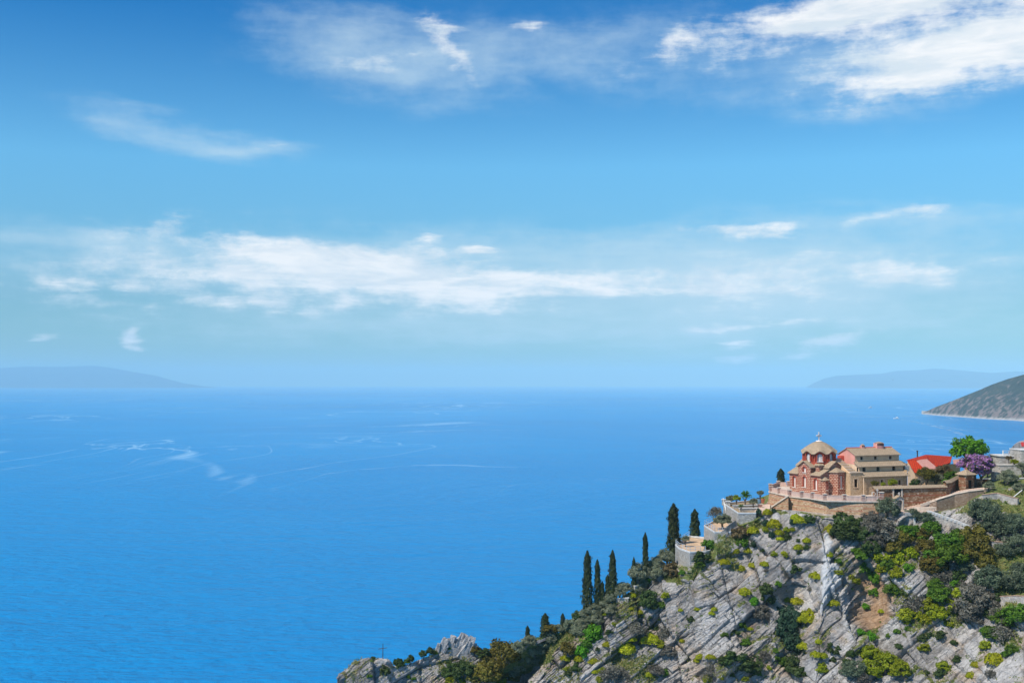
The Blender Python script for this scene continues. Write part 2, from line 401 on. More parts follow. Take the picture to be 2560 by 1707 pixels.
# ------------------------------------------------------------------ numeric noise
def h3(i, j, k):
    v = np.sin(i * 127.1 + j * 311.7 + k * 74.7) * 43758.5453
    return v - np.floor(v)
def vnoise(p):
    i = np.floor(p); f = p - i; f = f * f * (3 - 2 * f)
    r = 0
    for a in (0, 1):
        for b in (0, 1):
            for c in (0, 1):
                w = (f[..., 0] if a else 1 - f[..., 0]) * (f[..., 1] if b else 1 - f[..., 1]) * (f[..., 2] if c else 1 - f[..., 2])
                r = r + w * h3(i[..., 0] + a, i[..., 1] + b, i[..., 2] + c)
    return r
def fbm(p, oct=4, gain=.5):
    r, a, t = 0, 1.0, 0.0
    for o in range(oct):
        r = r + a * vnoise(p * 2.0 ** o + o * 17.3); t += a; a *= gain
    return r / t
def sstep(x, a, b):
    t = np.clip((x - a) / (b - a), 0, 1); return t * t * (3 - 2 * t)
def grid_mesh(name, P, mat, smooth=True, attrs=None):
    nr, nc = P.shape[:2]
    idx = np.arange(nr * nc).reshape(nr, nc)
    q = np.stack([idx[:-1, :-1], idx[1:, :-1], idx[1:, 1:], idx[:-1, 1:]], -1).reshape(-1, 4)
    me = bpy.data.meshes.new(name)
    me.vertices.add(nr * nc); me.vertices.foreach_set('co', P.astype(np.float32).ravel())
    me.loops.add(q.size); me.loops.foreach_set('vertex_index', q.ravel().astype(np.int32))
    me.polygons.add(len(q)); me.polygons.foreach_set('loop_start', np.arange(0, q.size, 4, dtype=np.int32)); me.polygons.foreach_set('loop_total', np.full(len(q), 4, np.int32))
    me.polygons.foreach_set('use_smooth', np.full(len(q), smooth))
    me.update(calc_edges=True)
    for k, v in (attrs or {}).items():
        at_ = me.color_attributes.new(k, 'FLOAT_COLOR', 'POINT'); at_.data.foreach_set('color', v.astype(np.float32).ravel())
    me.materials.append(mat)
    return tag(link(bpy.data.objects.new(name, me)), kind='structure')

# ------------------------------------------------------------------ sea
def build_sea():
    m, g = new_mat('sea_water'); MATS['sea_water'] = m; g.dims = '2D'
    pos = g.n('ShaderNodeNewGeometry').outputs['Position']
    x, y, z = g.xyz(pos)
    # wind patches and current slicks on the surface
    warp = g.vadd(pos, g.vmul(g.vadd(g.noisec(pos, .00030, 3), (-.5, -.5, -.5)), (900, 3600, 0)))
    patch = g.noise(g.vmul(warp, (.00022, .00042, 0)), 1.0, 5, .6)
    gust = g.noise(g.vmul(warp, (.0016, .0050, 0)), 1.0, 5, .6)
    sl = g.noise(g.vmul(g.vadd(warp, (7300, 2100, 0)), (.0016, .00046, 0)), 1.0, 4, .5, .6)
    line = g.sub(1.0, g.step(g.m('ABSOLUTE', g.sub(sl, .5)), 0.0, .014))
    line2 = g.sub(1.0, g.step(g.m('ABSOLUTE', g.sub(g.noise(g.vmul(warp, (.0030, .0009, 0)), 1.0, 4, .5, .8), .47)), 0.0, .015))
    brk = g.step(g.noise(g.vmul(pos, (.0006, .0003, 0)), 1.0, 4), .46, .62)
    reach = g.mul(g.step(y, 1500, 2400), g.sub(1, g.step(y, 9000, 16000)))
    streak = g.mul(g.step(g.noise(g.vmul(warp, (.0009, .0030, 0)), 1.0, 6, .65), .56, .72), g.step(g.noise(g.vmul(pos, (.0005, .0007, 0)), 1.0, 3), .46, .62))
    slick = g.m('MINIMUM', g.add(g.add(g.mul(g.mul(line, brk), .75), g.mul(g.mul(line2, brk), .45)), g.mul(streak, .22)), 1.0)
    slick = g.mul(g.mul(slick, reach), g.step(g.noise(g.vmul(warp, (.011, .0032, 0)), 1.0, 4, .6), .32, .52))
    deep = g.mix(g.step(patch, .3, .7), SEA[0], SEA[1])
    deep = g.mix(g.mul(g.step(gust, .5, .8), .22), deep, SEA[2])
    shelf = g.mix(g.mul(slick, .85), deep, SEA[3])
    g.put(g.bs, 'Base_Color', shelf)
    g.put(g.bs, 'Roughness', g.add(.12, g.mul(gust, .12))); g.put(g.bs, 'IOR', 1.33); g.put(g.bs, 'Specular_IOR_Level', SEA[4])
    w1 = g.noise(g.vmul(pos, (.070, .17, 0)), 1.0, 6, .62)
    w2 = g.noise(g.vmul(g.vadd(pos, (30, 9, 0)), (.018, .055, 0)), 1.0, 5, .6)
    w3 = g.noise(g.vmul(warp, (.0022, .0085, 0)), 1.0, 4, .6)
    h = g.add(g.add(g.mul(w1, 5.0), g.mul(w2, 7.0)), g.mul(w3, 11.0))
    g.put(g.bs, 'Normal', g.bump(h, 1.0, 1.0))
    mb = MB(); mb.poly([(-50000, -2000, 0), (50000, -2000, 0), (50000, 50000, 0), (-50000, 50000, 0)])
    o = mb.build('sea', 'sea_water'); tag(o, kind='structure')
SEA = [(.0001, .210, .545), (.0002, .250, .610), (.006, .300, .650), (.34, .60, .84), .02]
build_sea()

# ------------------------------------------------------------------ the cliff and ridge
CREST = [(600, 3000, 232), (760, 2050, 228), (825, 1800, 228), (849, 1707, 229), (861, 1676, 229), (888, 1660, 230), (918, 1651, 230), (942, 1644, 230), (973, 1648, 230), (981, 1664, 231),
    (1016, 1662, 232), (1045, 1650, 233), (1066, 1642, 234), (1090, 1632, 235), (1128, 1627, 236), (1171, 1629, 236), (1187, 1640, 236), (1207, 1648, 236), (1260, 1642, 237),
    (1320, 1614, 238), (1400, 1582, 239), (1470, 1528, 240), (1539, 1503, 241), (1588, 1471, 242), (1649, 1430, 246), (1684, 1405, 250), (1723, 1417, 240.2), (1750, 1388, 241), (1772, 1354, 247),
    (1790, 1344, 242.6), (1815, 1326, 243), (1845, 1307, 245.0), (1885, 1296, 245), (1905, 1285, 247), (1930, 1273, 248), (2000, 1281, 245), (2064, 1287, 242), (2112, 1290, 240.5), (2165, 1294, 240),
    (2250, 1284, 241), (2320, 1284, 241.5), (2382, 1270, 243), (2417, 1260, 244), (2458, 1238, 246), (2510, 1221, 248), (2560, 1216, 248), (2700, 1180, 246), (2900, 1150, 240), (3150, 1120, 230)]
SLOPE = [(600, .05), (1200, .045), (1350, .050), (2200, .055), (2400, .075), (2560, .095), (3150, .11)]
PLATEAU = [(600, -12), (1600, -8), (1690, -3.5), (1900, -.6), (1960, -.5), (2200, -.5), (2300, -.5), (2425, -.3), (2480, 1.6), (2560, 2.0), (3150, 3.0)]
cpx = np.array([c[0] for c in CREST], float)
def crest(px): return np.interp(px, cpx, [c[1] for c in CREST]), np.interp(px, cpx, [c[2] for c in CREST])
def in_poly(X, Y, poly, soft):
    """soft membership 0..1 of pixel positions in a polygon"""
    inside = np.zeros(X.shape, bool); dist = np.full(X.shape, 1e9)
    n = len(poly)
    for i in range(n):
        (x0, y0), (x1, y1) = poly[i], poly[(i + 1) % n]
        if y0 != y1:
            c = ((y0 > Y) != (y1 > Y)) & (X < (x1 - x0) * (Y - y0) / (y1 - y0) + x0); inside ^= c
        dx, dy = x1 - x0, y1 - y0
        t = np.clip(((X - x0) * dx + (Y - y0) * dy) / (dx * dx + dy * dy + 1e-9), 0, 1)
        dist = np.minimum(dist, np.hypot(X - x0 - t * dx, Y - y0 - t * dy))
    return sstep(np.where(inside, dist, -dist), -soft, soft)
def c5(*pts): return [(1760 + x / 3.357, 1240 + y / 3.357) for x, y in pts]
def c6(*pts): return [(2120 + x / 3.357, 1240 + y / 3.357) for x, y in pts]
SLAB = [c5((990, 285), (1040, 270), (1080, 440), (1085, 535), (1195, 640), (1190, 705), (1050, 865), (925, 975), (945, 850), (985, 700), (975, 575), (1020, 545), (980, 450))]
LIGHT = [c5((1195, 690), (1280, 790), (1330, 1050), (1240, 1330), (1050, 1600), (840, 1600), (930, 1400), (1060, 1270), (1190, 1180), (1210, 880), (1060, 890)),
         c6((310, 880), (470, 900), (440, 1180), (260, 1260), (290, 1060)), c6((960, 1250), (1100, 1240), (1050, 1480), (900, 1400)), c6((1100, 1420), (1480, 1300), (1480, 1620), (1080, 1620)),
         c5((0, 880), (330, 930), (380, 1080), (250, 1240), (60, 1400), (-40, 1200)), c6((780, 80), (1080, 110), (1000, 260), (760, 170))]
SOIL = [c6((110, 640), (300, 590), (270, 760), (420, 810), (300, 890), (220, 1120), (160, 1080), (135, 900)), c5((370, 1060), (450, 1060), (420, 1130)), c5((640, 600), (760, 690), (660, 700))]
GRASS = [[(1280, 1640), (1400, 1575), (1470, 1522), (1590, 1466), (1690, 1395), (1700, 1425), (1640, 1445), (1560, 1510), (1470, 1560), (1420, 1600), (1330, 1650)],
         [(1715, 1425), (1790, 1350), (1850, 1310), (1900, 1290), (1915, 1320), (1850, 1350), (1790, 1400), (1740, 1450)],
         [(2380, 1290), (2470, 1235), (2600, 1215), (2600, 1330), (2480, 1300)], [(2470, 1360), (2600, 1350), (2600, 1520), (2480, 1500)], [(1640, 1400), (1700, 1410), (1720, 1450), (1680, 1475), (1640, 1440)]]
STRA, CA, SA = R(38), math.cos(R(38)), math.sin(R(38))
def slabs(x, y, z, lam, length, seed, wob, ang=38.0):
    """thickness pattern of bedded rock: layers dipping to the left, broken across into blocks"""
    p = np.stack([x, y, z], -1); CA, SA = math.cos(R(ang)), math.sin(R(ang))
    s = (-x * SA + z * CA + .25 * y + wob * (vnoise(p * .13 / max(lam, .5) + seed) - .5) * lam * 2) / lam
    k = np.floor(s); fr = s - k
    rr = (x * CA + z * SA + wob * (vnoise(p * .2 / max(lam, .5) + seed + 5) - .5) * length) / length + h3(k, k * 0 + seed, k * 0) * 7
    j = np.floor(rr); fj = rr - j
    hh = h3(k, j, k * 0 + seed)
    lean = (h3(k, j, k * 0 + seed + 2) - .5) * (fr - .5) * .9 + (h3(k, j, k * 0 + seed + 3) - .5) * (fj - .5) * .7
    crack = np.minimum(np.minimum(fr, 1 - fr) * lam, np.minimum(fj, 1 - fj) * length)
    return hh + lean, crack
def build_cliff():
    cols = np.concatenate([np.arange(600, 800, 8.0), np.arange(800, 2640, 2.1), np.arange(2640, 3160, 5.0)])
    pc, yc = crest(cols)
    pb = np.maximum(1722, pc + 60); k = np.interp(cols, *zip(*SLOPE))
    yb = yc - k * (pb - pc)
    nf = 235
    t = np.linspace(0, 1, nf)[:, None]
    py = pc + (pb - pc) * t; px = np.broadcast_to(cols, py.shape)
    tt = t ** 0.9
    ks = np.exp(-((np.arange(-90, 91) * 2.1) / 70.0) ** 2); ks /= ks.sum()
    ycs = np.convolve(np.pad(yc, 90, mode='edge'), ks, mode='valid'); tb = sstep(t, 0.0, .22)
    Y = yc * (1 - tb) + ycs * tb + (yb - yc) * tt
    # broad relief: gully under the courtyard, ribs and hollows
    gl = 2168 + (py - 1430) * .12
    Y = Y + 4.5 * np.exp(-((px - gl) / 34) ** 2) * sstep(py, 1370, 1450) * (1 - sstep(py, 1600, 1690))
    Y = Y - 3.0 * np.exp(-((px - (2075 - (py - 1330) * .12)) / 42) ** 2) * sstep(py, 1330, 1400)
    Y = Y + 3.2 * np.exp(-((px - 1975 - (py - 1450) * .05) / 30) ** 2) * sstep(py, 1400, 1500)
    Y = Y + 6.0 * sstep(px, 1190, 1240) * (1 - sstep(px + (py - 1600) * .95, 1360, 1410)) * sstep(t, 0, .3)
    a = (px - 1280) / FPX; b = -(py - 853.5) / FPX
    c_, s_ = math.cos(PITCH), math.sin(PITCH)
    ry, rz = c_ - b * s_, s_ + b * c_
    F = np.stack([a / ry * Y, Y, CAM_Z + rz / ry * Y], -1)
    # lower slope, out of the picture, down to the sea bed
    last = F[-1]; nl = 36
    u = np.linspace(0, 1, nl + 1)[1:, None]
    zl = last[:, 2] * (1 - u) - 4 * u; yl = last[:, 1] - (last[:, 2] + 4) * .62 * u
    L = np.stack([last[:, 0] / last[:, 1] * yl, yl, zl], -1)
    # back: shelf behind the crest, then down the far side
    zp = np.interp(cols, *zip(*PLATEAU)); first = F[0]
    offs = np.array([260, 200, 150, 110, 80, 60, 48, 40, 34, 28, 22, 17, 12.5, 9, 6, 4, 2.4, 1.2])[:, None]
    shelf = np.where(zp > -1, 44.0, 14.0)
    zb = first[:, 2] + zp * np.clip(offs / 7, 0, 1) - np.maximum(offs - shelf, 0) * .75
    zb = np.maximum(zb, -4); yb_ = first[:, 1] + offs
    B = np.stack([first[:, 0] / first[:, 1] * yb_, yb_, zb], -1)
    P = np.concatenate([B, F, L], 0); nb = len(offs)
    PX = np.broadcast_to(cols, P.shape[:2]); PY = np.concatenate([np.broadcast_to(pc, B.shape[:2]), py, np.broadcast_to(pb, L.shape[:2])], 0)
    gr, gc = np.gradient(P, axis=0), np.gradient(P, axis=1)
    n = np.cross(gr, gc); n /= np.linalg.norm(n, axis=-1, keepdims=True) + 1e-9
    n *= np.where((n[..., 1] < 0) | (n[..., 2] > .9), 1, -1)[..., None]
    x, y, z = P[..., 0], P[..., 1], P[..., 2]
    jx = (fbm(P * .3, 4) - .5) * 44; jy = (fbm(P * .3 + 40, 4) - .5) * 44
    zone = lambda polys, soft: np.max([in_poly(PX + jx, PY + jy, q, soft) for q in polys], axis=0)
    slab, light, soil, grass = zone(SLAB, 11), zone(LIGHT, 22), zone(SOIL, 12), zone(GRASS, 10)
    d1, c1 = slabs(x, y, z, 5.6, 13.0, 1.0, .5); d2, c2 = slabs(x, y, z, 1.5, 5.0, 7.0, .45, 41.0); d3, c3 = slabs(x, y, z, .45, 2.1, 13.0, .5, 35.0); d4, c4 = slabs(x, y, z, 7.5, 16.0, 23.0, .8, 112.0)
    massive = sstep(fbm(P * .075 + 77, 3), .39, .55)
    big = fbm(P * np.array([.06, .06, .06]), 3)
    ampl = (1 - .52 * slab) * (1 - .6 * soil) * (1 - .75 * grass)
    rough = .55 + .9 * fbm(P * .11 + 9, 2)
    d = (d1 - .5) * 2.5 * rough + (d4 - .5) * 2.0 + (d2 - .5) * .95 * rough * (1 - .72 * massive) + (d3 - .5) * .34 * (1 - .65 * massive)
    crack = np.maximum(0, 1 - c1 / .22) * .5 + np.maximum(0, 1 - c4 / .45) * .35 + (np.maximum(0, 1 - c2 / .14) * .28 + np.maximum(0, 1 - c3 / .09) * .1) * (1 - .6 * massive)
    d = d - crack
    d = d * ampl + (big - .5) * 5.0 * (1 - .5 * slab) + (fbm(P * .9, 4) - .5) * .5 * (.4 + .6 * ampl) + grass * (fbm(P * 2.5, 2) - .5) * .4
    rows = np.arange(P.shape[0])[:, None]
    edge = sstep(rows - nb + 0 * x, 0, 12); behind = rows < nb
    built = sstep(PX, 1660, 1700) * (1 - sstep(PX, 2440, 2500))
    d = d * np.where(behind, 0.15 * (1 - built), .30 + .70 * edge)
    d = d - built * (1 - edge) * .25
    d = np.where(rows == 0, 0, d); d = np.where(rows >= nb + nf + nl - 6, 0, d)
    P = P + n * d[..., None]
    # where plants and soil take hold: on ledges and in seams
    gr, gc = np.gradient(P, axis=0), np.gradient(P, axis=1)
    n2 = np.cross(gr, gc); n2 /= np.linalg.norm(n2, axis=-1, keepdims=True) + 1e-9
    up = np.abs(n2[..., 2])
    veg = sstep(fbm(P * .22 + 3, 4) + .35 * (up - .6) + .25 * crack, .63, .80) * (1 - slab) * (1 - .7 * light)
    veg = np.maximum(veg, grass * (.65 + .35 * sstep(fbm(P * .5, 3), .35, .55)))
    veg = np.where(behind, np.maximum(veg, .75), veg)
    cr = np.clip(crack * 1.5, 0, 1)
    A = np.stack([veg, slab, soil, light], -1)
    rel = np.stack([np.clip(d2, 0, 1), massive, fbm(P * np.array([.3, .3, .3]) + 60, 3), np.ones_like(cr)], -1)
    o = grid_mesh('hillside', P, rock_mat(), attrs={'zone': A.reshape(-1, 4), 'relief': rel.reshape(-1, 4)})
    o.data.polygons.foreach_set('use_smooth', np.zeros(len(o.data.polygons), bool))
    return o, P, A, nb, nf, PX, PY
def rock_mat():
    m, g = new_mat('cliff_rock'); MATS['cliff_rock'] = m
    pos = g.n('ShaderNodeNewGeometry').outputs['Position']
    za = g.n('ShaderNodeAttribute', {'attribute_name': 'zone'}); rl = g.n('ShaderNodeAttribute', {'attribute_name': 'relief'})
    veg, slab, soil = g.xyz(za.outputs['Vector']); light = za.outputs['Alpha']
    b2, b1, tone = g.xyz(rl.outputs['Vector'])
    x, y, z = g.xyz(pos)
    s = g.add(g.add(g.mul(x, -SA), g.mul(z, CA)), g.mul(y, .25)); r = g.add(g.mul(x, CA), g.mul(z, SA))
    bed = g.vec(g.mul(r, .42), g.mul(s, 1.25), g.mul(y, .4))
    bed = g.vadd(bed, g.vmul(g.vadd(g.noisec(pos, .35, 3), (-.5, -.5, -.5)), (1.3, 1.3, 1.3)))
    f1 = g.noise(bed, 1.0, 9, .68); f2 = g.noise(bed, 3.4, 8, .7); f3 = g.noise(pos, .55, 8, .68); f4 = g.noise(pos, 3.0, 6, .7)
    rock = g.ramp(g.add(g.add(g.mul(f1, .32), g.mul(f3, .46)), g.add(g.mul(b2, .12), g.mul(f4, .16))),
                  [(.30, (.13, .127, .125)), (.42, (.25, .246, .243)), (.52, (.375, .37, .367)), (.63, (.50, .495, .49)), (.76, (.62, .61, .60))])
    rock = g.mix(1.0, rock, (1.05, 1.0, .945), 'MULTIPLY')
    tan = g.mix(1.0, rock, (1.16, .98, .80), 'MULTIPLY')
    rock = g.mix(g.mul(g.step(tone, .54, .72), .8), rock, tan)
    rock = g.mix(g.mul(g.step(g.noise(pos, .16, 5), .50, .68), .5), rock, g.mix(1.0, rock, (.84, .94, 1.06), 'MULTIPLY'))
    rock = g.mix(1.0, rock, g.ramp(g.noise(pos, .10, 5, .6, .4), [(.34, (.62, .62, .63)), (.50, (.94, .94, .95)), (.64, (1.12, 1.12, 1.12))]), 'MULTIPLY')
    pale = g.ramp(f2, [(.3, (.36, .35, .345)), (.55, (.54, .53, .52)), (.75, (.66, .65, .63))])
    rock = g.mix(g.mul(g.step(g.add(g.mul(light, .55), g.mul(f3, .6)), .45, .85), .80), rock, pale)
    smooth = g.ramp(g.noise(g.vmul(pos, (1.2, .4, .35)), 1.0, 7, .65), [(.25, (.34, .35, .36)), (.5, (.45, .46, .47)), (.8, (.56, .565, .57))])
    rock = g.mix(g.mul(g.step(g.add(slab, g.mul(g.sub(f3, .5), .8)), .25, .75), .9), rock, smooth)
    ochre = g.ramp(g.noise(pos, .9, 8, .7), [(.3, (.20, .115, .06)), (.5, (.40, .26, .16)), (.75, (.55, .41, .30))])
    rock = g.mix(soil, rock, ochre)
    # thin seams between beds
    v = g.n('ShaderNodeTexVoronoi', {'feature': 'DISTANCE_TO_EDGE'}, Vector=g.vmul(bed, (1.0, 1.1, 1.0)), Scale=.9)
    v2 = g.n('ShaderNodeTexVoronoi', {'feature': 'DISTANCE_TO_EDGE'}, Vector=g.vmul(bed, (1.3, 1.8, 1.0)), Scale=2.4)
    seam = g.mul(g.step(v.outputs[0], 0, .035), g.add(.55, g.mul(g.step(v2.outputs[0], 0, .05), .45)))
    seam = g.m('MAXIMUM', seam, g.mul(g.add(slab, g.mul(soil, .6)), .9))
    rock = g.mix(g.mul(g.mul(g.sub(1, seam), .55), g.sub(1.0, g.mul(b1, .6))), rock, (.11, .10, .09))
    turf = g.ramp(g.noise(pos, 1.1, 7, .7), [(.28, (.050, .085, .014)), (.48, (.12, .17, .030)), (.64, (.24, .23, .08)), (.80, (.38, .31, .17))])
    vm = g.step(g.add(veg, g.mul(g.sub(f4, .5), .9)), .40, .66)
    col = g.mix(g.mul(vm, .92), rock, turf)
    g.put(g.bs, 'Base_Color', col); g.put(g.bs, 'Roughness', .92); g.put(g.bs, 'Specular_IOR_Level', .15)
    hgt = g.add(g.add(g.mul(f1, .7), g.mul(f2, .4)), g.add(g.mul(seam, .35), g.mul(f4, .35)))
    g.put(g.bs, 'Normal', g.bump(hgt, g.sub(1.0, g.mul(slab, .75)), .42))
    return m
cliff, CP, CA_, NB, NF, CPX, CPY = build_cliff()
bpy.context.view_layer.update()
_me = cliff.data
tree = BVHTree.FromPolygons([v.co for v in _me.vertices], [tuple(p.vertices) for p in _me.polygons])
CAM = Vector((0, 0, CAM_Z))
def hit(px, py, down=True):
    """the point of the hillside seen at a pixel; walks down the picture until it meets the ground"""
    for k in range(120):
        loc, nrm, i, d = tree.ray_cast(CAM, ray(px, py).normalized())
        if loc is not None: return loc, (nrm if nrm.dot(ray(px, py)) < 0 else -nrm)
        if not down: return None, None
        py += 2
    return at(px, py, 235), Vector((0, -1, 0))
def drop(x, y, z=400):
    loc, nrm, i, d = tree.ray_cast(Vector((x, y, z)), Vector((0, 0, -1)))
    return loc.z if loc is not None else 0.0

# broken slabs and pinnacles standing proud of the hillside
def slab_mesh(seed, sx, sy, sz):
    rng = np.random.default_rng(seed)
    bm = bmesh.new(); bmesh.ops.create_cube(bm, size=1.0); bmesh.ops.subdivide_edges(bm, edges=bm.edges[:], cuts=2, use_grid_fill=True)
    for v in bm.verts:
        q = Vector(v.co); taper = 1 - .35 * (q.z + .5)
        v.co = Vector((q.x * sx * taper, q.y * sy * taper, q.z * sz)) + Vector(rng.normal(0, 1, 3)) * .07 * min(sx, sy, sz) ** .5
    me = bpy.data.meshes.new('rock_slab'); bm.to_mesh(me); bm.free(); me.materials.append(MATS['cliff_rock']); return me
SLABM = [slab_mesh(i, 1.0 + .3 * (i % 3), .7, 2.6 + .5 * (i % 2)) for i in range(6)]
def rock_slab(px, py, s, tilt, mesh, sink=.5, yaw=0.0):
    p, n = hit(px, py)
    o = link(bpy.data.objects.new('rock_slab', SLABM[mesh % 6]), cliff)
    o.rotation_euler = (R(8), tilt, yaw); o.scale = (s, s, s)
    o.location = p + Vector((0, sink * .6, s * .7)); return o
for i, (px, py, s, tl) in enumerate([(1094, 1622, 1.0, .30), (1105, 1618, 1.35, .42), (1117, 1618, 1.25, .5), (1127, 1615, 1.45, .34), (1140, 1616, 1.3, .62), (1149, 1611, 1.6, .45), (1160, 1612, 1.6, .52),
                                     (1171, 1613, 1.5, .40), (1179, 1622, 1.2, .30), (1188, 1634, 1.0, .25), (1150, 1632, 1.2, .5), (1166, 1636, 1.3, .55), (1128, 1634, 1.2, .4), (1108, 1635, 1.0, .5), (1196, 1642, .9, .2)]):
    rock_slab(px, py, s, tl, i, yaw=(i % 3 - 1) * .3)

# ------------------------------------------------------------------ far land
def land_mat(name, c0, c1, c2, sc, rocky=.55, shore=True):
    m, g = new_mat(name); MATS[name] = m
    pos = g.n('ShaderNodeNewGeometry').outputs['Position']
    f = g.noise(pos, sc, 8, .68); f2 = g.noise(g.vmul(pos, (1, 1, .55)), sc * 2.7, 8, .7)
    z = g.xyz(pos)[2]
    low = g.sub(1, g.step(g.add(z, g.mul(f2, -22)), -11, 3))
    col = g.mix(g.step(f, .35, .65), c0, c1)
    col = g.mix(g.step(g.add(f2, g.mul(g.sub(1, g.step(z, 0, 170)), .13)), rocky, rocky + .10), col, c2)
    if shore: col = g.mix(low, col, (.42, .39, .36))
    g.put(g.bs, 'Base_Color', col); g.put(g.bs, 'Roughness', .95); g.put(g.bs, 'Specular_IOR_Level', .1)
    g.put(g.bs, 'Normal', g.bump(f2, .9, 10))
    return m
def far_land(name, pts, depth_back, mat, step, relief, nrow=60):
    """pts: px, ridge py, shoreline py; ground rises from the shore to the ridge and falls behind it"""
    px = np.arange(pts[0][0], pts[-1][0] + step, step)
    rp = np.interp(px, [p[0] for p in pts], [p[1] for p in pts]); sp = np.interp(px, [p[0] for p in pts], [p[2] for p in pts])
    sh = np.array([tuple(on_z(a, b, 0.0)) for a, b in zip(px, sp)])
    ys = sh[:, 1]; yr = ys + depth_back * np.clip((sp - rp) / max(1e-6, (sp - rp).max()), .02, 1)
    rdg = np.array([tuple(at(a, b, c)) for a, b, c in zip(px, rp, yr)])
    t = np.linspace(0, 1, nrow)[:, None, None]
    up = sh[None] + (rdg - sh)[None] * t
    up[..., 2] = rdg[None, :, 2] * (1 - (1 - t[..., 0]) ** 1.15)
    up[..., 2] = np.maximum(up[..., 2], 0)
    dn = rdg[None] * (1 + .12 * np.linspace(.1, 1, 12)[:, None, None]); dn[..., 2] = rdg[None, :, 2] * (1 - np.linspace(.1, 1, 12)[:, None])
    P = np.concatenate([up, dn], 0)
    w = np.sin(np.clip(np.concatenate([t[:, 0, 0], np.full(12, 0.0)]), 0, 1) * math.pi)[:, None]
    nz = fbm(P / relief * np.array([1, 1, .5]), 5) - .5
    P[..., 1] += nz * relief * 1.3 * w; P[..., 2] += (fbm(P / relief + 31, 5) - .5) * relief * .32 * w
    P[0, :, 2] = -3
    return grid_mesh(name, P, MATS[mat])
land_mat('headland_scrub', (.022, .028, .014), (.042, .046, .026), (.19, .135, .11), .012, .57)
land_mat('island_scrub', (.022, .018, .02), (.032, .026, .028), (.06, .05, .05), .0011, .60, False)
far_land('headland', [(2304, 1034.6, 1035), (2318, 1027, 1036), (2340, 1017, 1038), (2380, 1002, 1041), (2420, 986, 1044), (2450, 974, 1046), (2480, 961, 1048), (2520, 947, 1050), (2560, 936, 1053), (2640, 915, 1059), (2760, 880, 1066), (2900, 850, 1074)], 900, 'headland_scrub', 1.6, 110, 110)
far_land('island', [(2015, 968.5, 969), (2035, 957, 969.3), (2060, 946, 969.6), (2090, 939, 969.8), (2140, 936.5, 970), (2200, 934, 970), (2240, 927, 970), (2290, 925, 970), (2335, 921, 970), (2370, 923, 970), (2440, 929, 970), (2480, 932, 970), (2540, 928, 970), (2620, 931, 970), (2800, 938, 970), (3000, 955, 970)], 5000, 'island_scrub', 4, 900)
far_land('island', [(-500, 945, 969), (-300, 925, 969), (-120, 917, 969), (0, 920, 969), (60, 916, 969), (140, 917, 969), (235, 914, 969), (275, 919, 969), (330, 929, 969), (390, 939, 969), (425, 949, 969), (460, 958, 969), (500, 964, 969), (540, 968.5, 969)], 5000, 'island_scrub', 4, 900)

# ------------------------------------------------------------------ the hazy air over the sea
def build_haze():
    m = bpy.data.materials.new('sea_haze'); m.use_nodes = True; g = NT(m.node_tree); g.nt.nodes.clear(); MATS['sea_haze'] = m
    out = g.n('ShaderNodeOutputMaterial')
    v = g.n('ShaderNodeVolumePrincipled', None, Color=HAZE[0], Density=HAZE[1], Anisotropy=-0.25)
    g.nt.links.new(v.outputs[0], out.inputs['Volume'])
    mb = MB(); mb.box(-52000, 52000, -2500, 52000, -5.5, 800)
    tag(mb.build('haze', 'sea_haze'), kind='stuff')
HAZE = ((.55, .88, 1.0), 4.6e-5)
build_haze()
# ------------------------------------------------------------------ foliage
def leaf_mesh(name, pts, nrm, size, rng, mat, stretch=1.0, up=0.0):
    """many small leaf faces at pts, facing nrm with scatter"""
    n = len(pts)
    nv = nrm + rng.normal(0, .55, (n, 3)); nv[:, 2] += up * .0
    nv /= np.linalg.norm(nv, axis=1, keepdims=True) + 1e-9
    t = np.cross(nv, rng.normal(0, 1, (n, 3)) if up == 0 else np.cross(nv, np.array([0, 0, 1.0]) + rng.normal(0, .35, (n, 3))) * -1)
    t /= np.linalg.norm(t, axis=1, keepdims=True) + 1e-9
    b = np.cross(nv, t)
    s = (size * rng.uniform(.6, 1.35, n))[:, None]
    if up: t, b = b, t
    c = [pts - b * s * stretch, pts + t * s * .62 + nv * s * .12, pts + b * s * stretch, pts - t * s * .62 + nv * s * .12]
    co = np.stack(c, 1).reshape(-1, 3)
    q = np.arange(4 * n)
    me = bpy.data.meshes.new(name)
    me.vertices.add(4 * n); me.vertices.foreach_set('co', co.astype(np.float32).ravel())
    me.loops.add(4 * n); me.loops.foreach_set('vertex_index', q.astype(np.int32))
    me.polygons.add(n); me.polygons.foreach_set('loop_start', np.arange(0, 4 * n, 4, dtype=np.int32)); me.polygons.foreach_set('loop_total', np.full(n, 4, np.int32))
    me.update(calc_edges=True); me.materials.append(MATS[mat]); return me
def sph(rng, n):
    v = rng.normal(0, 1, (n, 3)); return v / np.linalg.norm(v, axis=1, keepdims=True)
def clumped(rng, nclump, per, crad, shape, inner=.45, flat=.0, low=-.5):
    """points on the surfaces of clumps that fill an ellipsoid of radius shape; returns pts, normals"""
    P, N = [], []
    for k in range(nclump):
        d = sph(rng, 1)[0]
        while d[2] < low: d = sph(rng, 1)[0]
        r = rng.uniform(inner, 1.0) ** .7
        c = d * r * (1 - crad * .8) * np.array(shape)
        rr = crad * rng.uniform(.65, 1.25) * np.array(shape)
        u = sph(rng, per); P.append(c + u * rr * rng.uniform(.7, 1.08, (per, 1))); N.append(u * .8 + d * .35 + np.array([0, 0, .25]))
    return np.concatenate(P), np.concatenate(N)
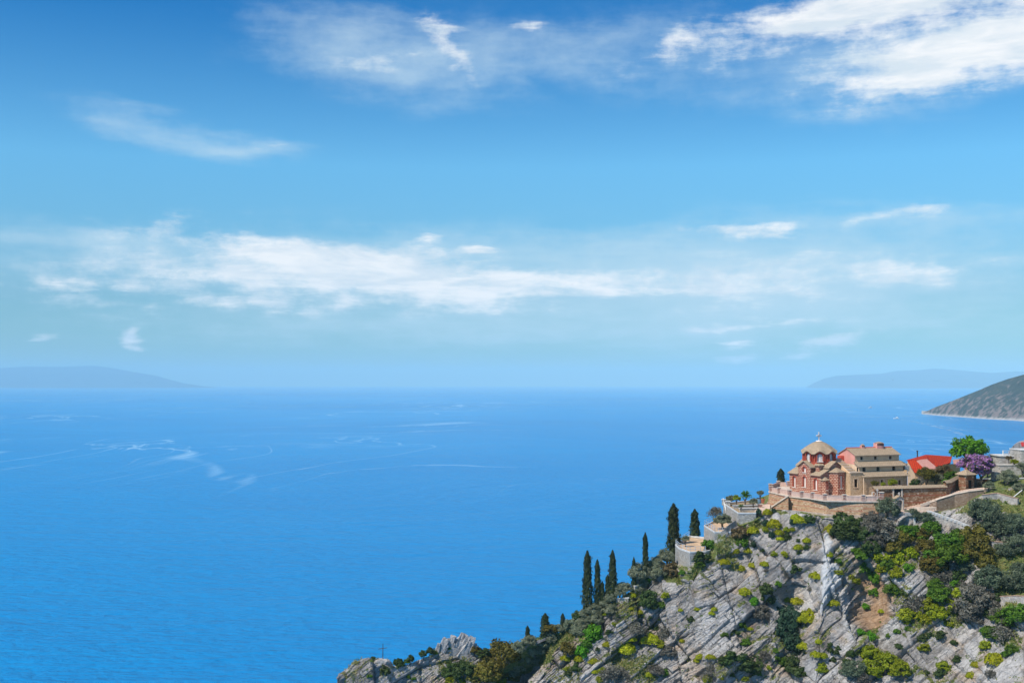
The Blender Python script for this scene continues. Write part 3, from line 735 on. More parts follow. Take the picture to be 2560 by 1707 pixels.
def foliage(kind, seed, mat):
    rng = np.random.default_rng(seed)
    if kind == 'dome':          # cushion of fine shoots, radius 1
        d = sph(rng, 1500); d[:, 2] = np.abs(d[:, 2]) * 1.0 - .18
        lump = 1 + .16 * np.sin(d[:, :1] * 7 + seed) * np.cos(d[:, 1:2] * 6 - seed) + rng.normal(0, .045, (len(d), 1))
        lump *= 1 + .14 * np.sin(d[:, 0] * 2.3 + seed * 1.7)[:, None]
        return leaf_mesh('foliage', d * lump * np.array([1, 1, .98]), d, .10, rng, mat, 1.2)
    if kind == 'bush':          # loose rounded shrub, radius 1
        p, n = clumped(rng, 34, 48, .24, (1.05, .95, .88), .30)
        return leaf_mesh('foliage', p, n, .095, rng, mat, 1.25)
    if kind == 'twig':          # thin greyish shrub of upright shoots
        p, n = clumped(rng, 22, 44, .40, (1, 1, .95), .25)
        return leaf_mesh('foliage', p, n * .2, .062, rng, mat, 2.2)
    if kind == 'crown':         # broad tree crown, radius 1
        p, n = clumped(rng, 54, 70, .21, (1, 1, .85), .5)
        return leaf_mesh('foliage', p, n, .068, rng, mat, 1.25)
    if kind == 'olive':
        p, n = clumped(rng, 52, 70, .21, (1, 1, .84), .45)
        return leaf_mesh('foliage', p, n * .6, .046, rng, mat, 1.9)
    if kind == 'airy':          # open spring crown with gaps
        p, n = clumped(rng, 78, 44, .17, (1, 1, .92), .35)
        return leaf_mesh('foliage', p, n, .060, rng, mat, 1.2)
    if kind == 'cypress':       # slender column, height 1, radius .1
        n = 3600; z = rng.uniform(0.02, 1, n) ** 1.05; a = rng.uniform(0, 2 * np.pi, n)
        w = np.minimum(1, (1 - z) * 8.5 + .10) * (.70 + .30 * np.minimum(1, z * 7)) * (.52 + .56 * (1 - z))
        lump = 1 + .20 * np.sin(a * 3 + z * 23 + seed) + .15 * np.sin(a * 5 - z * 47 + seed * 2) + .10 * np.sin(a * 2 + z * 9 + seed * 3)
        r = .095 * w * lump * np.where(rng.uniform(0, 1, n) < .06, rng.uniform(1.05, 1.3, n), rng.uniform(.75, 1.05, n))
        p = np.stack([r * np.cos(a), r * np.sin(a), z], 1); nn = np.stack([np.cos(a), np.sin(a), np.full(n, .25)], 1)
        return leaf_mesh('foliage', p, nn, .0135, rng, mat, 1.9, up=1)
    if kind == 'fronds':        # palm-like or reedy tuft
        p, n = [], []
        for k in range(60):
            a, tl = rng.uniform(0, 2 * np.pi), rng.uniform(.3, 1.2)
            for s in np.linspace(.15, 1, 12):
                rr = s * math.sin(tl); zz = s * math.cos(tl) - .45 * (s ** 2) * math.sin(tl)
                p.append((rr * math.cos(a), rr * math.sin(a), zz)); n.append((-math.cos(a) * .4, -math.sin(a) * .4, 1))
        return leaf_mesh('foliage', np.array(p), np.array(n), .085, rng, mat, 1.3)
FOL = {}
def fol(kind, mat, var):
    k = (kind, mat, var)
    if k not in FOL: FOL[k] = foliage(kind, 11 + var * 7 + sum(map(ord, kind + mat)) % 97, mat)
    return FOL[k]
def stem_mesh(kind, seed):
    rng = random.Random(seed); mb = MB()
    if kind == 'tree':          # crown centred at height 1.55, radius 1
        p = Vector((0, 0, -.25)); q = Vector((rng.uniform(-.12, .12), rng.uniform(-.12, .12), .85))
        mb.tube(p, q, .13, .085, 7)
        for k in range(6):
            a = k * 1.05 + rng.uniform(-.3, .3); e = Vector((math.cos(a) * rng.uniform(.4, .72), math.sin(a) * rng.uniform(.4, .72), 1.25 + rng.uniform(0, .65)))
            m_ = q.lerp(e, .5) + Vector((0, 0, .08)); s0 = q.lerp(p, rng.uniform(0, .25))
            mb.tube(s0, m_, .06, .04, 5).tube(m_, e, .04, .012, 5)
            for j in range(2):
                f = e + Vector((rng.uniform(-.3, .3), rng.uniform(-.3, .3), rng.uniform(-.05, .3))); mb.tube(m_.lerp(e, .5), f, .022, .007, 4)
    elif kind == 'shrub':       # centred at height .6
        for k in range(7):
            a = k * .9 + rng.uniform(-.2, .2); r = rng.uniform(.2, .7)
            mb.tube((0, 0, -.35), (math.cos(a) * r, math.sin(a) * r, rng.uniform(.45, 1.0)), .055, .015, 4)
    else:
        mb.tube((0, 0, -.06), (0, 0, .9), .022, .006, 6)
    me = bpy.data.meshes.new('stem'); me.from_pydata(mb.v, [], mb.f); me.update(); me.materials.append(MATS['bark']); return me
STEM = {(k, s): stem_mesh(k, s) for k in ('tree', 'shrub', 'spire') for s in range(3)}
def plant(name, loc, r, shape, mat, var, stem, zc, yaw=0.0, flat=1.0, wide=1.0, part='foliage', trunk='stem'):
    root = empty(name, loc, yaw); root.scale = (r * wide, r * (wide if stem == 'spire' else 1.0), r * flat)
    f = link(bpy.data.objects.new(part, fol(shape, mat, var)), root); f.location = (0, 0, zc)
    t = link(bpy.data.objects.new(trunk, STEM[(stem, var % 3)]), root)
    return root
# ------------------------------------------------------------------ church
ZT = 135.1                                  # level of the church terrace
def slab_roof(mb, pts, t=.13): mb.extr(pts, (0, 0, -t))
def pane(o, u, n, c, w, zb, zt, depth, mat, parent, name='window', arched=True, mull=True):
    """a window set back in its opening: panel, sill and mullion"""
    o, u, n = Vector(o), Vector(u), Vector(n); mb = MB()
    P = lambda a, z, d: o + u * a + Vector((0, 0, z)) - n * d
    pts = arch_pts(c, w, zb, zt) if arched else [(c - w, zb), (c + w, zb), (c + w, zt), (c - w, zt)]
    mb.extr([P(a, z, depth - .05) for a, z in pts], -n * .05)
    win = mb.build(name, mat, parent)
    s = MB(); s.extr([P(c - w - .12, zb - .12, -.12), P(c + w + .12, zb - .12, -.12), P(c + w + .12, zb, -.12), P(c - w - .12, zb, -.12)], -n * (.1 + depth * .6)); s.build('sill', 'marble', win)
    if mull:
        q = MB(); q.extr([P(c - .05, zb, depth - .05), P(c + .05, zb, depth - .05), P(c + .05, zt + w * .6, depth - .05), P(c - .05, zt + w * .6, depth - .05)], n * .07); q.build('mullion', 'marble', win)
    return win
def build_church():
    ch = empty('church', px_at(2048.7, 260, ZT), R(-60), 'small red and white brick church with slate dome and stone cross', 'church')
    L, W, A, EV, ARM, RID = 4.85, 4.45, 1.9, 4.5, 6.1, 7.3
    X, Yv = Vector((1, 0, 0)), Vector((0, 1, 0))
    # outer walls
    mb = MB(); hs = [(-3.35, .46, 1.2, 3.2, True), (3.35, .46, 1.1, 3.1, True)]
    wall(mb, (0, -W, 0), X, -Yv, -L, -A, 0, EV, hs[:1], .35); wall(mb, (0, -W, 0), X, -Yv, A, L, 0, EV, hs[1:], .35)
    wall(mb, (0, W, 0), -X, Yv, -L, L, 0, EV)
    for sx in (-1, 1):
        prof = [(-W, 0), (W, 0), (W, EV), (A, 5.55), (A, ARM), (0, RID), (-A, ARM), (-A, 5.55), (-W, EV)]
        pts = [(sx * L, a, z) for a, z in prof]
        mb.poly(pts if sx > 0 else pts[::-1])
    for sx in (-1, 1): mb.poly([(sx * A, -W, EV), (sx * A, -A, 5.55), (sx * A, -A, ARM), (sx * A, -W, ARM)][::-sx])
    for sy in (-1, 1): wall(mb, (0, sy * A, 0), X * -sy, Yv * sy, -L, L, 5.3, ARM)
    mb.build('wall', 'church_brick', ch)
    # transept front with gable
    mb = MB(); o = (0, -W - .12, 0)
    wall(mb, o, X, -Yv, -A, A, 0, ARM - .05, [(0, .50, 1.45, 3.35, True), (0, .52, 4.75, 5.5, True)], .38)
    mb.poly([(-A, -W - .12, ARM - .05), (A, -W - .12, ARM - .05), (0, -W - .12, RID)])
    for sx in (-1, 1): mb.extr([(sx * A, -W - .12, 0), (sx * A, -W - .12, ARM), (sx * A, 0, ARM), (sx * A, 0, 0)], (-sx * .05, 0, 0))
    mb.poly([(A, W + .1, 0), (-A, W + .1, 0), (-A, W + .1, ARM), (0, W + .1, RID), (A, W + .1, ARM)])
    mb.build('transept', 'church_brick', ch)
    for c, yy, w, zb, zt in ((-3.35, -W, .46, 1.2, 3.2), (3.35, -W, .46, 1.1, 3.1), (0, -W - .12, .50, 1.45, 3.35), (0, -W - .12, .52, 4.75, 5.5)):
        wn = pane((0, yy, 0), X, -Yv, c, w, zb, zt, .35, 'marble', ch)
        q = MB(); arch_ring(q, (0, yy, 0), X, -Yv, c, w + .03, zb, zt, .17, .07); q.build('window_surround', 'brick_red', ch)
        q = MB(); arch_ring(q, (0, yy + .22, 0), X, -Yv, c, w * .62, zb, zt - .1, .1, .05); q.build('tracery', 'brick_red', wn)
    # corner blocks that carry the drum
    mb = MB(); B = 3.25
    mb.box(-B, B, -B, B, 4.4, 6.45); mb.build('drum_base', 'church_brick', ch)
    for sx in (-1, 1):
        for sy in (-1, 1):
            mb = MB(); slab_roof(mb, [(sx * (A + .1), sy * (B + .3), 6.5), (sx * (B + .3), sy * (B + .3), 6.5), (sx * (B + .3), sy * (A + .1), 6.5), (sx * 1.4, sy * 1.4, 7.6)], .14)
            mb.build('corner_roof', 'slate', ch)
    # roofs: low side roofs, arms with gables
    for sy in (-1, 1):
        for sx in (-1, 1):
            mb = MB(); slab_roof(mb, [(sx * (A - .02), sy * (W + .38), EV - .12), (sx * (L + .3), sy * (W + .38), EV - .12), (sx * (L + .3), sy * A, 5.72), (sx * (A - .02), sy * A, 5.72)], .16)
            mb.build('side_roof', 'slate', ch)
    dz = (RID - ARM) / A
    for k in range(4):
        mb = MB(); end = W + .45 if k < 2 else L + .4
        for s in (-1, 1):
            e = A + .35; pts = [(0, 1.2, RID + .12), (0, end, RID + .12), (s * e, end, RID + .12 - dz * e), (s * e, 1.2, RID + .12 - dz * e)]
            tr = {0: lambda p: (p[0], -p[1], p[2]), 1: lambda p: p, 2: lambda p: (p[1], p[0], p[2]), 3: lambda p: (-p[1], p[0], p[2])}[k]
            slab_roof(mb, [tr(p) for p in pts], .16)
        mb.build('arm_roof', 'slate', ch)
    # dentil cornice under the eaves of the visible side
    for a0, a1 in ((-L, -A - .1), (A + .1, L)):
        mb = MB(); mb.box(a0, a1, -W - .10, -W - .003, EV - .34, EV - .18)
        for i in range(int((a1 - a0) / .3)): mb.box(a0 + i * .3 + .05, a0 + i * .3 + .2, -W - .16, -W - .003, EV - .52, EV - .345)
        mb.build('cornice', 'brick_red', ch)
    # apses
    def apse(cy, r, h, tip, wz0, wz1, ww):
        ap = MB(); cx = L
        ang = [math.radians(a) for a in (-90, -30, 30, 90)]
        v = [Vector((cx + r * math.cos(a), cy + r * math.sin(a), 0)) for a in ang]
        wins = []
        for i in range(3):
            u = (v[i + 1] - v[i]); ln = u.length; u.normalize(); n = u.cross(Vector((0, 0, 1)))
            hole = [(ln / 2, ww, wz0, wz1, True)] if (i == 1 or r < 1.2 and i != 1 and False) else []
            wall(ap, v[i], u, n, 0, ln, 0, h, hole, .3)
            if hole: wins.append((v[i], u, n, ln / 2))
        body = ap.build('apse', 'church_brick', ch)
        rf = MB(); e = r + .28
        for i in range(3):
            p, q = [(cx + e * math.cos(a), cy + e * math.sin(a), h - .05) for a in (ang[i], ang[i + 1])]
            rf.extr([p, q, (cx, cy, tip)], (0, 0, -.14))
        rf.build('roof', 'slate', body)
        for o, u, n, c in wins:
            pane(o, u, n, c, ww, wz0, wz1, .28, 'marble', body)
            q = MB(); arch_ring(q, o, u, n, c, ww + .02, wz0, wz1, .12, .05); q.build('window_surround', 'brick_red', body)
    apse(0, 2.15, 5.15, 6.15, 1.5, 4.0, .36)
    apse(-3.35, .95, 3.45, 4.15, 1.2, 2.7, .16); apse(3.35, .95, 3.45, 4.15, 1.2, 2.7, .16)
    # drum with eight lattice windows between niches
    RD, a0 = 3.32, R(-90 - 12 + 60)
    mb = MB(); mb.lathe([(RD, 6.3), (RD, 9.6)], 40); mb.lathe([(RD + .16, 6.45), (RD + .16, 7.2), (RD, 7.2)], 40); drum = mb.build('drum', 'brick_red', ch)
    for k in range(8):
        for half in (0, 1):
            a = a0 + (k + half * .5) * math.pi / 4
            n = Vector((math.cos(a), math.sin(a), 0)); u = Vector((-math.sin(a), math.cos(a), 0)); o = n * (RD - .03)
            q = MB()
            if half == 0:
                arch_ring(q, o, u, n, 0, .60, 7.25, 8.65, .20, .40)
                q.build('window_arch', 'brick_red', drum)
                m = MB(); m.extr([o + u * x + Vector((0, 0, z)) for x, z in arch_pts(0, .56, 7.28, 8.35)], n * .06); wn = m.build('window', 'lattice', drum)
                m = MB(); m.extr([o + u * x + Vector((0, 0, z)) for x, z in ((-.06, 7.28), (.06, 7.28), (.06, 8.8), (-.06, 8.8))], n * .12); m.build('mullion', 'marble', wn)
                m = MB(); m.extr([o + u * x + Vector((0, 0, z)) for x, z in ((-.72, 7.14), (.72, 7.14), (.72, 7.26), (-.72, 7.26))], n * .42); m.build('sill', 'marble', wn)
            else:
                arch_ring(q, o, u, n, 0, .24, 7.3, 8.15, .15, .34)
                q.extr([o + u * x + Vector((0, 0, z)) for x, z in ((-.39, 8.45), (.39, 8.45), (.39, 9.15), (-.39, 9.15))], n * .30)
                q.build('niche', 'brick_red', drum)
    lift = lambda a, r, z: .34 * math.cos(8 * (a - a0)) * max(0, (r - 1.9) / 2.1) ** 1.6
    mb = MB(); mb.lathe([(3.3, 9.15), (4.0, 9.12), (4.02, 9.26), (3.7, 9.55), (3.25, 9.98), (2.6, 10.55), (1.8, 11.1), (1.0, 11.5), (.45, 11.64), (.02, 11.68)], 64, scal=lift)
    dome = mb.build('dome', 'slate', ch)
    cr = MB(); cr.lathe([(.75, 11.5), (.62, 11.78), (.02, 11.8)], 16); base = cr.build('finial_base', 'marble', dome)
    c = MB(); c.box(-.09, .09, -.11, .11, 11.75, 13.55); c.box(-.09, .09, -.62, .62, 12.78, 13.0); c.box(-.08, .08, -.27, .27, 12.62, 13.16)
    for y_, z_ in ((-.62, 12.89), (.62, 12.89), (0, 13.55)):
        c.box(-.08, .08, y_ - .19, y_ + .19, z_ - .07, z_ + .07); c.box(-.085, .085, y_ - .07, y_ + .07, z_ - .19, z_ + .19)
    c.build('cross', 'marble', ch)
    return ch
build_church()

# ------------------------------------------------------------------ stepped monastery house
def build_house():
    o = on_z(2157.7, 1236.8, ZT)
    h = empty('monastery_house', o, R(20), 'three tier stone and plaster house with slate roofs behind the church', 'building')
    X, Yv = Vector((1, 0, 0)), Vector((0, 1, 0)); LN = 12.0
    mb = MB(); wall(mb, (0, 0, 0), X, -Yv, 0, LN, 0, 4.05, [(5.15, .42, 1.9, 3.2, False), (9.9, .38, 1.9, 3.0, False)], .4); wall(mb, (LN, 0, 0), Yv, X, 0, 8, 0, 5.2)
    wall(mb, (-3.3, .02, 0), X, -Yv, 0, 3.3, 0, 4.95, [(1.45, .48, 1.75, 3.55, False)], .45); wall(mb, (-3.3, .02, 0), -Yv, -X, -9, 0, 0, 4.95)
    mb.build('stone_wall', 'house_stone', h)
    def opening(c, yy, w, z0, z1, dep=.38):
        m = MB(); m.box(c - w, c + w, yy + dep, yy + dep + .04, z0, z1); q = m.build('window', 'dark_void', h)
        m = MB(); m.box(c - w - .12, c + w + .12, yy - .1, yy + .1, z0 - .12, z0); m.build('sill', 'cream_plaster', q)
        m = MB()
        for a, b in ((c - w - .10, c - w - .002), (c + w + .002, c + w + .10)): m.box(a, b, yy - .05, yy - .003, z0, z1 + .1)
        m.box(c - w - .10, c + w + .10, yy - .052, yy - .004, z1 + .1, z1 + .2); m.build('frame', 'cream_plaster', q)
        m = MB(); m.box(c - .03, c + .03, yy + dep - .06, yy + dep - .005, z0, z1); m.box(c - w, c + w, yy + dep - .05, yy + dep - .004, (z0 + z1) / 2 - .03, (z0 + z1) / 2 + .03); m.build('glazing_bar', 'wood', q)
    opening(5.15, 0, .42, 1.9, 3.2); opening(9.9, 0, .38, 1.9, 3.0); opening(-3.3 + 1.45, .02, .48, 1.75, 3.55)
    Y2, Y3, YB, YR = 1.35, 2.7, 8.6, 5.6
    w2, w3 = [1.35, 5.15, 9.45], [1.75, 5.5, 9.6]
    mb = MB(); wall(mb, (0, Y2, 0), X, -Yv, 0, LN, 4.9, 6.25, [(c, .48, 5.08, 6.0, False) for c in w2], .35); wall(mb, (LN, Y2, 0), Yv, X, 0, YB - Y2, 3.8, 6.3)
    wall(mb, (0, Y3, 0), X, -Yv, 0, LN, 7.0, 8.65, [(c, .38, 7.55, 8.28, False) for c in w3], .35)
    mb.build('plaster_wall', 'plaster', h)
    for c in w2: opening(c, Y2, .48, 5.08, 6.0, .33)
    for c in w3: opening(c, Y3, .38, 7.55, 8.28, .33)
    mb = MB(); mb.poly([(-.02, 7.9, 4.6), (-.02, Y2, 4.6), (-.02, Y2, 6.25), (-.02, Y3, 7.15), (-.02, 7.9, 7.3)])
    mb.build('end_wall', 'cream_plaster', h)
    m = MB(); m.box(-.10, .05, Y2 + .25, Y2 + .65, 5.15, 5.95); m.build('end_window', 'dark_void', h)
    mb = MB(); mb.poly([(-.04, YB, 6.6), (-.04, Y3 + .02, 6.6), (-.04, Y3 + .02, 8.65), (-.04, YR, 10.0), (-.04, YB, 8.65)])
    mb.build('gable_wall', 'pink_plaster', h)
    mb = MB(); mb.poly([(LN, Y3, 6.6), (LN, YB, 6.6), (LN, YB, 8.65), (LN, YR, 10.0), (LN, Y3, 8.65)]); wall(mb, (0, YB, 0), -X, Yv, -LN, 0, 0, 8.65); mb.build('back_wall', 'plaster', h)
    def roof(y0, z0, y1, z1, a, b): m = MB(); slab_roof(m, [(a, y0, z0), (b, y0, z0), (b, y1, z1), (a, y1, z1)], .15); m.build('roof', 'slate', h)
    roof(-.5, 4.05, Y2 + .02, 5.12, -.35, LN + .45); roof(Y2 - .55, 6.22, Y3 + .02, 7.22, -.45, LN + .45)
    roof(Y3 - .45, 8.62, YR, 10.12, -.25, LN + .25); roof(YB + .45, 8.62, YR, 10.12, -.25, LN + .25)
    m = MB(); m.tube((-.3, YR, 10.12), (LN + .3, YR, 10.12), .13, n=8); m.build('ridge_cap', 'red_plaster', h)
    def chimney(x, w, hh, slots):
        m = MB(); m.box(x - w, x + w, YR - w * .7, YR + w * .7, 9.6, 10.1 + hh); c = m.build('chimney', 'pink_plaster', h)
        for i in range(slots):
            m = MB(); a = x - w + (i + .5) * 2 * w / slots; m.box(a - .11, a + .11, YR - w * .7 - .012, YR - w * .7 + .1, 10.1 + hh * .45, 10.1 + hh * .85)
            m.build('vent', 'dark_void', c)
        m = MB(); m.lathe([(w * 1.25, 10.1 + hh), (w * 1.25, 10.2 + hh), (.03, 10.45 + hh)], 4, x, YR); m.build('cap', 'slate', c)
    chimney(4.2, .45, .55, 2); chimney(8.7, .95, 1.0, 6)
    m = MB(); m.box(-.9, -.05, 6.6, 8.0, 6.3, 8.3); m.build('parapet_box', 'red_plaster', h)
    m = MB(); m.tube((-.12, -.42, 0), (-.12, -.42, 3.95), .09, n=8); m.build('drainpipe', 'cream_plaster', h)
    # stair wing on the left: flat stone terrace, sloping plaster cheek and steps
    m = MB(); m.box(-3.45, .02, -.12, .35, 4.953, 5.15); m.build('parapet_coping', 'cream_plaster', h)
    m = MB(); m.extr([(-3.3, .5, 4.9), (-3.3, 9, 4.9), (-3.3, 9, 8.0), (-3.3, 6.5, 7.9)], (.35, 0, 0)); m.build('stair_cheek', 'plaster', h)
    for i in range(11):
        m = MB(); m.box(-2.9, -.9, 1.0 + i * .55, 1.6 + i * .55 + 4 * (i == 10), 4.9, 5.2 + i * .25); m.build('stair_step', 'house_stone' if i % 2 else 'coping', h)
    # balcony at the far corner
    m = MB(); m.box(LN, LN + 2.2, 1.9, 4.4, 4.75, 4.95); b = m.build('balcony', 'cream_plaster', h)
    m = MB(); m.box(LN + .02, LN + .9, 1.9, 2.0, 4.96, 5.85); m.build('wood_rail', 'wood', b)
    m = MB(); m.box(LN + .92, LN + 2.2, 1.88, 2.0, 4.96, 5.95); m.box(LN + 2.1, LN + 2.2, 2.0, 4.4, 4.96, 5.95); m.build('lattice_rail', 'lattice', b)
    m = MB(); slab_roof(m, [(LN + .46, 2.2, 6.35), (LN + 2.0, 2.2, 6.35), (LN + 2.0, 4.6, 7.0), (LN + .46, 4.6, 7.0)]); m.build('porch_roof', 'slate', b)
    m = MB(); m.tube((LN + 1.6, 2.1, 4.95), (LN + 1.6, 2.1, 6.4), .07); m.build('porch_post', 'wood', b)
    return h
build_house()

# ------------------------------------------------------------------ church terrace: floor, retaining wall, balustrade
TERR = [px_at(1921, 263, ZT), px_at(1943, 258.5, ZT), on_z(1971, 1239.2, ZT), on_z(2023, 1244, ZT), on_z(2064, 1250.5, ZT), on_z(2112, 1251, ZT), on_z(2158, 1252, ZT), on_z(2207, 1252, ZT)]
def build_terrace():
    back = [px_at(2216, 247, ZT), px_at(2290, 256, ZT), px_at(2300, 272, ZT), px_at(1935, 280, ZT)]
    t = empty('church_terrace', (0, 0, 0), 0, 'curved stone retaining terrace with brick courses carrying the church', 'terrace')
    ring = TERR + back
    mb = MB(); mb.prism([(p.x, p.y) for p in ring], ZT - .28, ZT - .02); mb.build('floor_slab', 'coping', t)
    cx = sum(p.x for p in ring) / len(ring); cy = sum(p.y for p in ring) / len(ring)
    inset = []
    for i, p in enumerate(ring):
        d = Vector((p.x - cx, p.y - cy)); k = 0.955 if 2 < i < 6 else .985
        if i == 4: k = .90                    # the wall turns inside the jutting prow of the floor
        inset.append((cx + d.x * k, cy + d.y * k))
    n = len(inset); mb = MB()
    bot = [(cx + (a - cx) * 1.03, cy + (b - cy) * 1.03) for a, b in inset]
    for i in range(n):
        j = (i + 1) % n
        mb.poly([(*bot[i], ZT - 3.1), (*bot[j], ZT - 3.1), (*inset[j], ZT - .28), (*inset[i], ZT - .28)])
    mb.build('retaining_wall', 'terrace_stone', t)
    base = [(cx + (a - cx) * 1.055, cy + (b - cy) * 1.055) for a, b in inset]
    mb = MB(); mb.prism(base, ZT - 5.6, ZT - 2.95); mb.build('footing', 'concrete', t)
    # lettering-free red cross of tiles set in the wall
    p, q = Vector((*bot[5], ZT - 3.1)), Vector((*bot[6], ZT - 3.1))
    # ramp down at the left end
    a, b, c = TERR[2], TERR[1], TERR[0]
    ram = MB(); lo = px_at(1927, 254.5, ZT - 2.7)
    w = Vector((-.4, -1.6, 0))
    ram.extr([a + Vector((0, 0, .1)), a + Vector((0, 0, -3.0)), Vector((lo.x, lo.y, ZT - 3.0)), lo], w); ram.build('ramp', 'terrace_stone', t)
    cop = MB(); cop.extr([a + w + Vector((0, 0, .12)), lo + w + Vector((0, 0, .02)), lo + w + Vector((0, 0, .25)), a + w + Vector((0, 0, .35))], Vector((0, -.25, 0))); cop.build('ramp_coping', 'coping', t)
    return t
build_terrace()
def balustrade(name, pts, label, group=None, hgt=1.0, tall=()):
    b = empty(name, pts[0], 0, label, 'balustrade', group); o = Vector(pts[0])
    for i, p in enumerate(pts):
        w = .42 if i in tall else .33; q = Vector(p) - o
        m = MB(); m.box(q.x - w, q.x + w, q.y - w, q.y + w, -.05, hgt + (.75 if i in tall and i else .18)); ps = m.build('post', 'post_stripe', b)
        z = hgt + (.75 if i in tall and i else .18)
        m = MB(); m.box(q.x - w - .09, q.x + w + .09, q.y - w - .09, q.y + w + .09, z, z + .12); m.build('cap', 'coping', ps)
        if i + 1 < len(pts):
            r = Vector(pts[i + 1]) - o; u = (r - q); ln = u.length; u.normalize(); n = Vector((u.y, -u.x, 0))
            if n.y > 0: n = -n
            m = MB(); a, e = q + u * .5, r - u * .5
            m.extr([a, e, e + Vector((0, 0, hgt)), a + Vector((0, 0, hgt))], n * .12)
            pn = m.build('panel', 'pale_panel', b)
            m = MB(); k = int((ln - 1) / .33)
            for j in range(k):
                c = q + u * (.5 + (j + .5) * (ln - 1) / k) + n * .12
                m.extr([c - u * .05 + Vector((0, 0, .14)), c + u * .05 + Vector((0, 0, .14)), c + u * .05 + Vector((0, 0, hgt - .12)), c - u * .05 + Vector((0, 0, hgt - .12))], n * .05)
            m.extr([a + Vector((0, 0, hgt - .1)) + n * .12, e + Vector((0, 0, hgt - .1)) + n * .12, e + Vector((0, 0, hgt)) + n * .12, a + Vector((0, 0, hgt)) + n * .12], n * .06)
            tag(m.build('baluster_relief', 'pale_panel', pn), kind='stuff')
    return b
def inset_pt(p, d=.5):
    c = Vector((76, 262, ZT)); v = (c - p); v.z = 0; return p + v.normalized() * d
bp = [inset_pt(TERR[2])] + [inset_pt(on_z(x, y, ZT)) for x, y in ((2002, 1242.2), (2029.6, 1245), (2061, 1249.6), (2111.6, 1251), (2159.6, 1252), (2206, 1252))]
balustrade('balustrade', bp, 'long pale balustrade with striped brick posts in front of the church', tall=(6,))
bl = [inset_pt(px_at(1922.5, 262.5, ZT)), inset_pt(px_at(1943, 258.5, ZT)), inset_pt(px_at(1969, 254.5, ZT))]
balustrade('balustrade', bl, 'short pale balustrade at the left end of the church terrace')
br = [px_at(1926, 268, ZT), px_at(1946, 276, ZT), px_at(1972, 275, ZT)]
balustrade('balustrade', br, 'shaded rear balustrade beside the cypress behind the church terrace')
# wrought cross ornament at the right end post of the balustrade
m = MB(); e = bp[-1] + Vector((-.9, -.1, 0))
m.tube(e, e + Vector((0, 0, 2.6)), .06); m.tube(e + Vector((-.35, 0, 2.2)), e + Vector((.35, 0, 2.2)), .05)
for k in range(12):
    a, b_ = k * math.pi / 6, (k + 1) * math.pi / 6; m.tube(e + Vector((-.75 + .38 * math.cos(a), 0, 1.45 + .38 * math.sin(a))), e + Vector((-.75 + .38 * math.cos(b_), 0, 1.45 + .38 * math.sin(b_))), .045)
m.tube(e + Vector((-1.1, 0, 0)), e + Vector((-1.1, 0, 1.9)), .05)
tag(m.build('gate_ornament', 'marble'), 'white wrought gate ornament with cross beside the tall balustrade end post', 'ornament')

# ------------------------------------------------------------------ courtyard wall, shrine, steps and path
def slab_between(mb, pts_top, z0s, thick):
    """upright wall through ground-plan points with top heights; z0s are the base heights"""
    for i in range(len(pts_top) - 1):
        a, b = Vector(pts_top[i]), Vector(pts_top[i + 1]); u = (b - a); u.z = 0; u.normalize(); n = Vector((-u.y, u.x, 0))
        if n.y < 0: n = -n
        mb.extr([Vector((a.x, a.y, z0s[i])), Vector((b.x, b.y, z0s[i + 1])), b, a], n * thick)
def coping_along(mb, pts, over, thick, t=.22):
    for i in range(len(pts) - 1):
        a, b = Vector(pts[i]), Vector(pts[i + 1]); u = (b - a); u.z = 0; u.normalize(); n = Vector((-u.y, u.x, 0))
        if n.y < 0: n = -n
        for s, q in ((a - n * over - u * .15, b - n * over + u * .15),):
            mb.extr([s, q, q + n * (over * 2 + thick) / 2 + Vector((0, 0, t * 1.6)), s + n * (over * 2 + thick) / 2 + Vector((0, 0, t * 1.6))], Vector((0, 0, .1)))
            mb.extr([s + n * (over * 2 + thick), q + n * (over * 2 + thick), q + n * (over * 2 + thick) / 2 + Vector((0, 0, t * 1.6)), s + n * (over * 2 + thick) / 2 + Vector((0, 0, t * 1.6))], Vector((0, 0, .1)))
c = empty('courtyard_wall', px_at(2250, 246, 133.5), 0, 'dark rubble courtyard wall with slate coping right of the church', 'wall'); o = Vector(c.location)
top = [px_at(2186, 245.2, 137.2) - o, px_at(2366, 248.5, 137.3) - o, px_at(2376, 249.5, 138.2) - o, px_at(2409, 263, 138.6) - o]
top2 = [px_at(2365.5, 248.4, 138.2) - o, px_at(2376, 249.3, 138.2) - o, px_at(2409, 263, 138.6) - o]
mb = MB(); slab_between(mb, top[:2], [-2.5, -2.5], .7); mb.build('wall', 'court_stone', c)
mb = MB(); slab_between(mb, top2, [-2, -2, -2], .7); mb.build('end_wall', 'court_stone', c)
mb = MB(); coping_along(mb, top[:2], .3, .7, .34); mb.build('coping', 'slate', c)
mb = MB(); coping_along(mb, top2, .3, .7, .34); mb.build('end_coping', 'slate', c)
a, b = Vector(top[0]), Vector(top[1]); u = (b - a).normalized(); nn = Vector((u.y, -u.x, 0))
d0 = a + u * ((b - a).length * .318)
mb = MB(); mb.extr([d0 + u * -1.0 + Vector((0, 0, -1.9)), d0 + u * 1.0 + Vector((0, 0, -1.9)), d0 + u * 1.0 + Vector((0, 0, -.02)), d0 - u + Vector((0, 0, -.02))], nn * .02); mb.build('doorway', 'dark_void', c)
for s in (-1.0, 1.0):
    mb = MB(); mb.extr([d0 + u * (s - .16) + Vector((0, 0, -1.9)), d0 + u * (s + .16) + Vector((0, 0, -1.9)), d0 + u * (s + .16), d0 + u * (s - .16)], nn * .14); mb.build('door_jamb', 'coping', c)
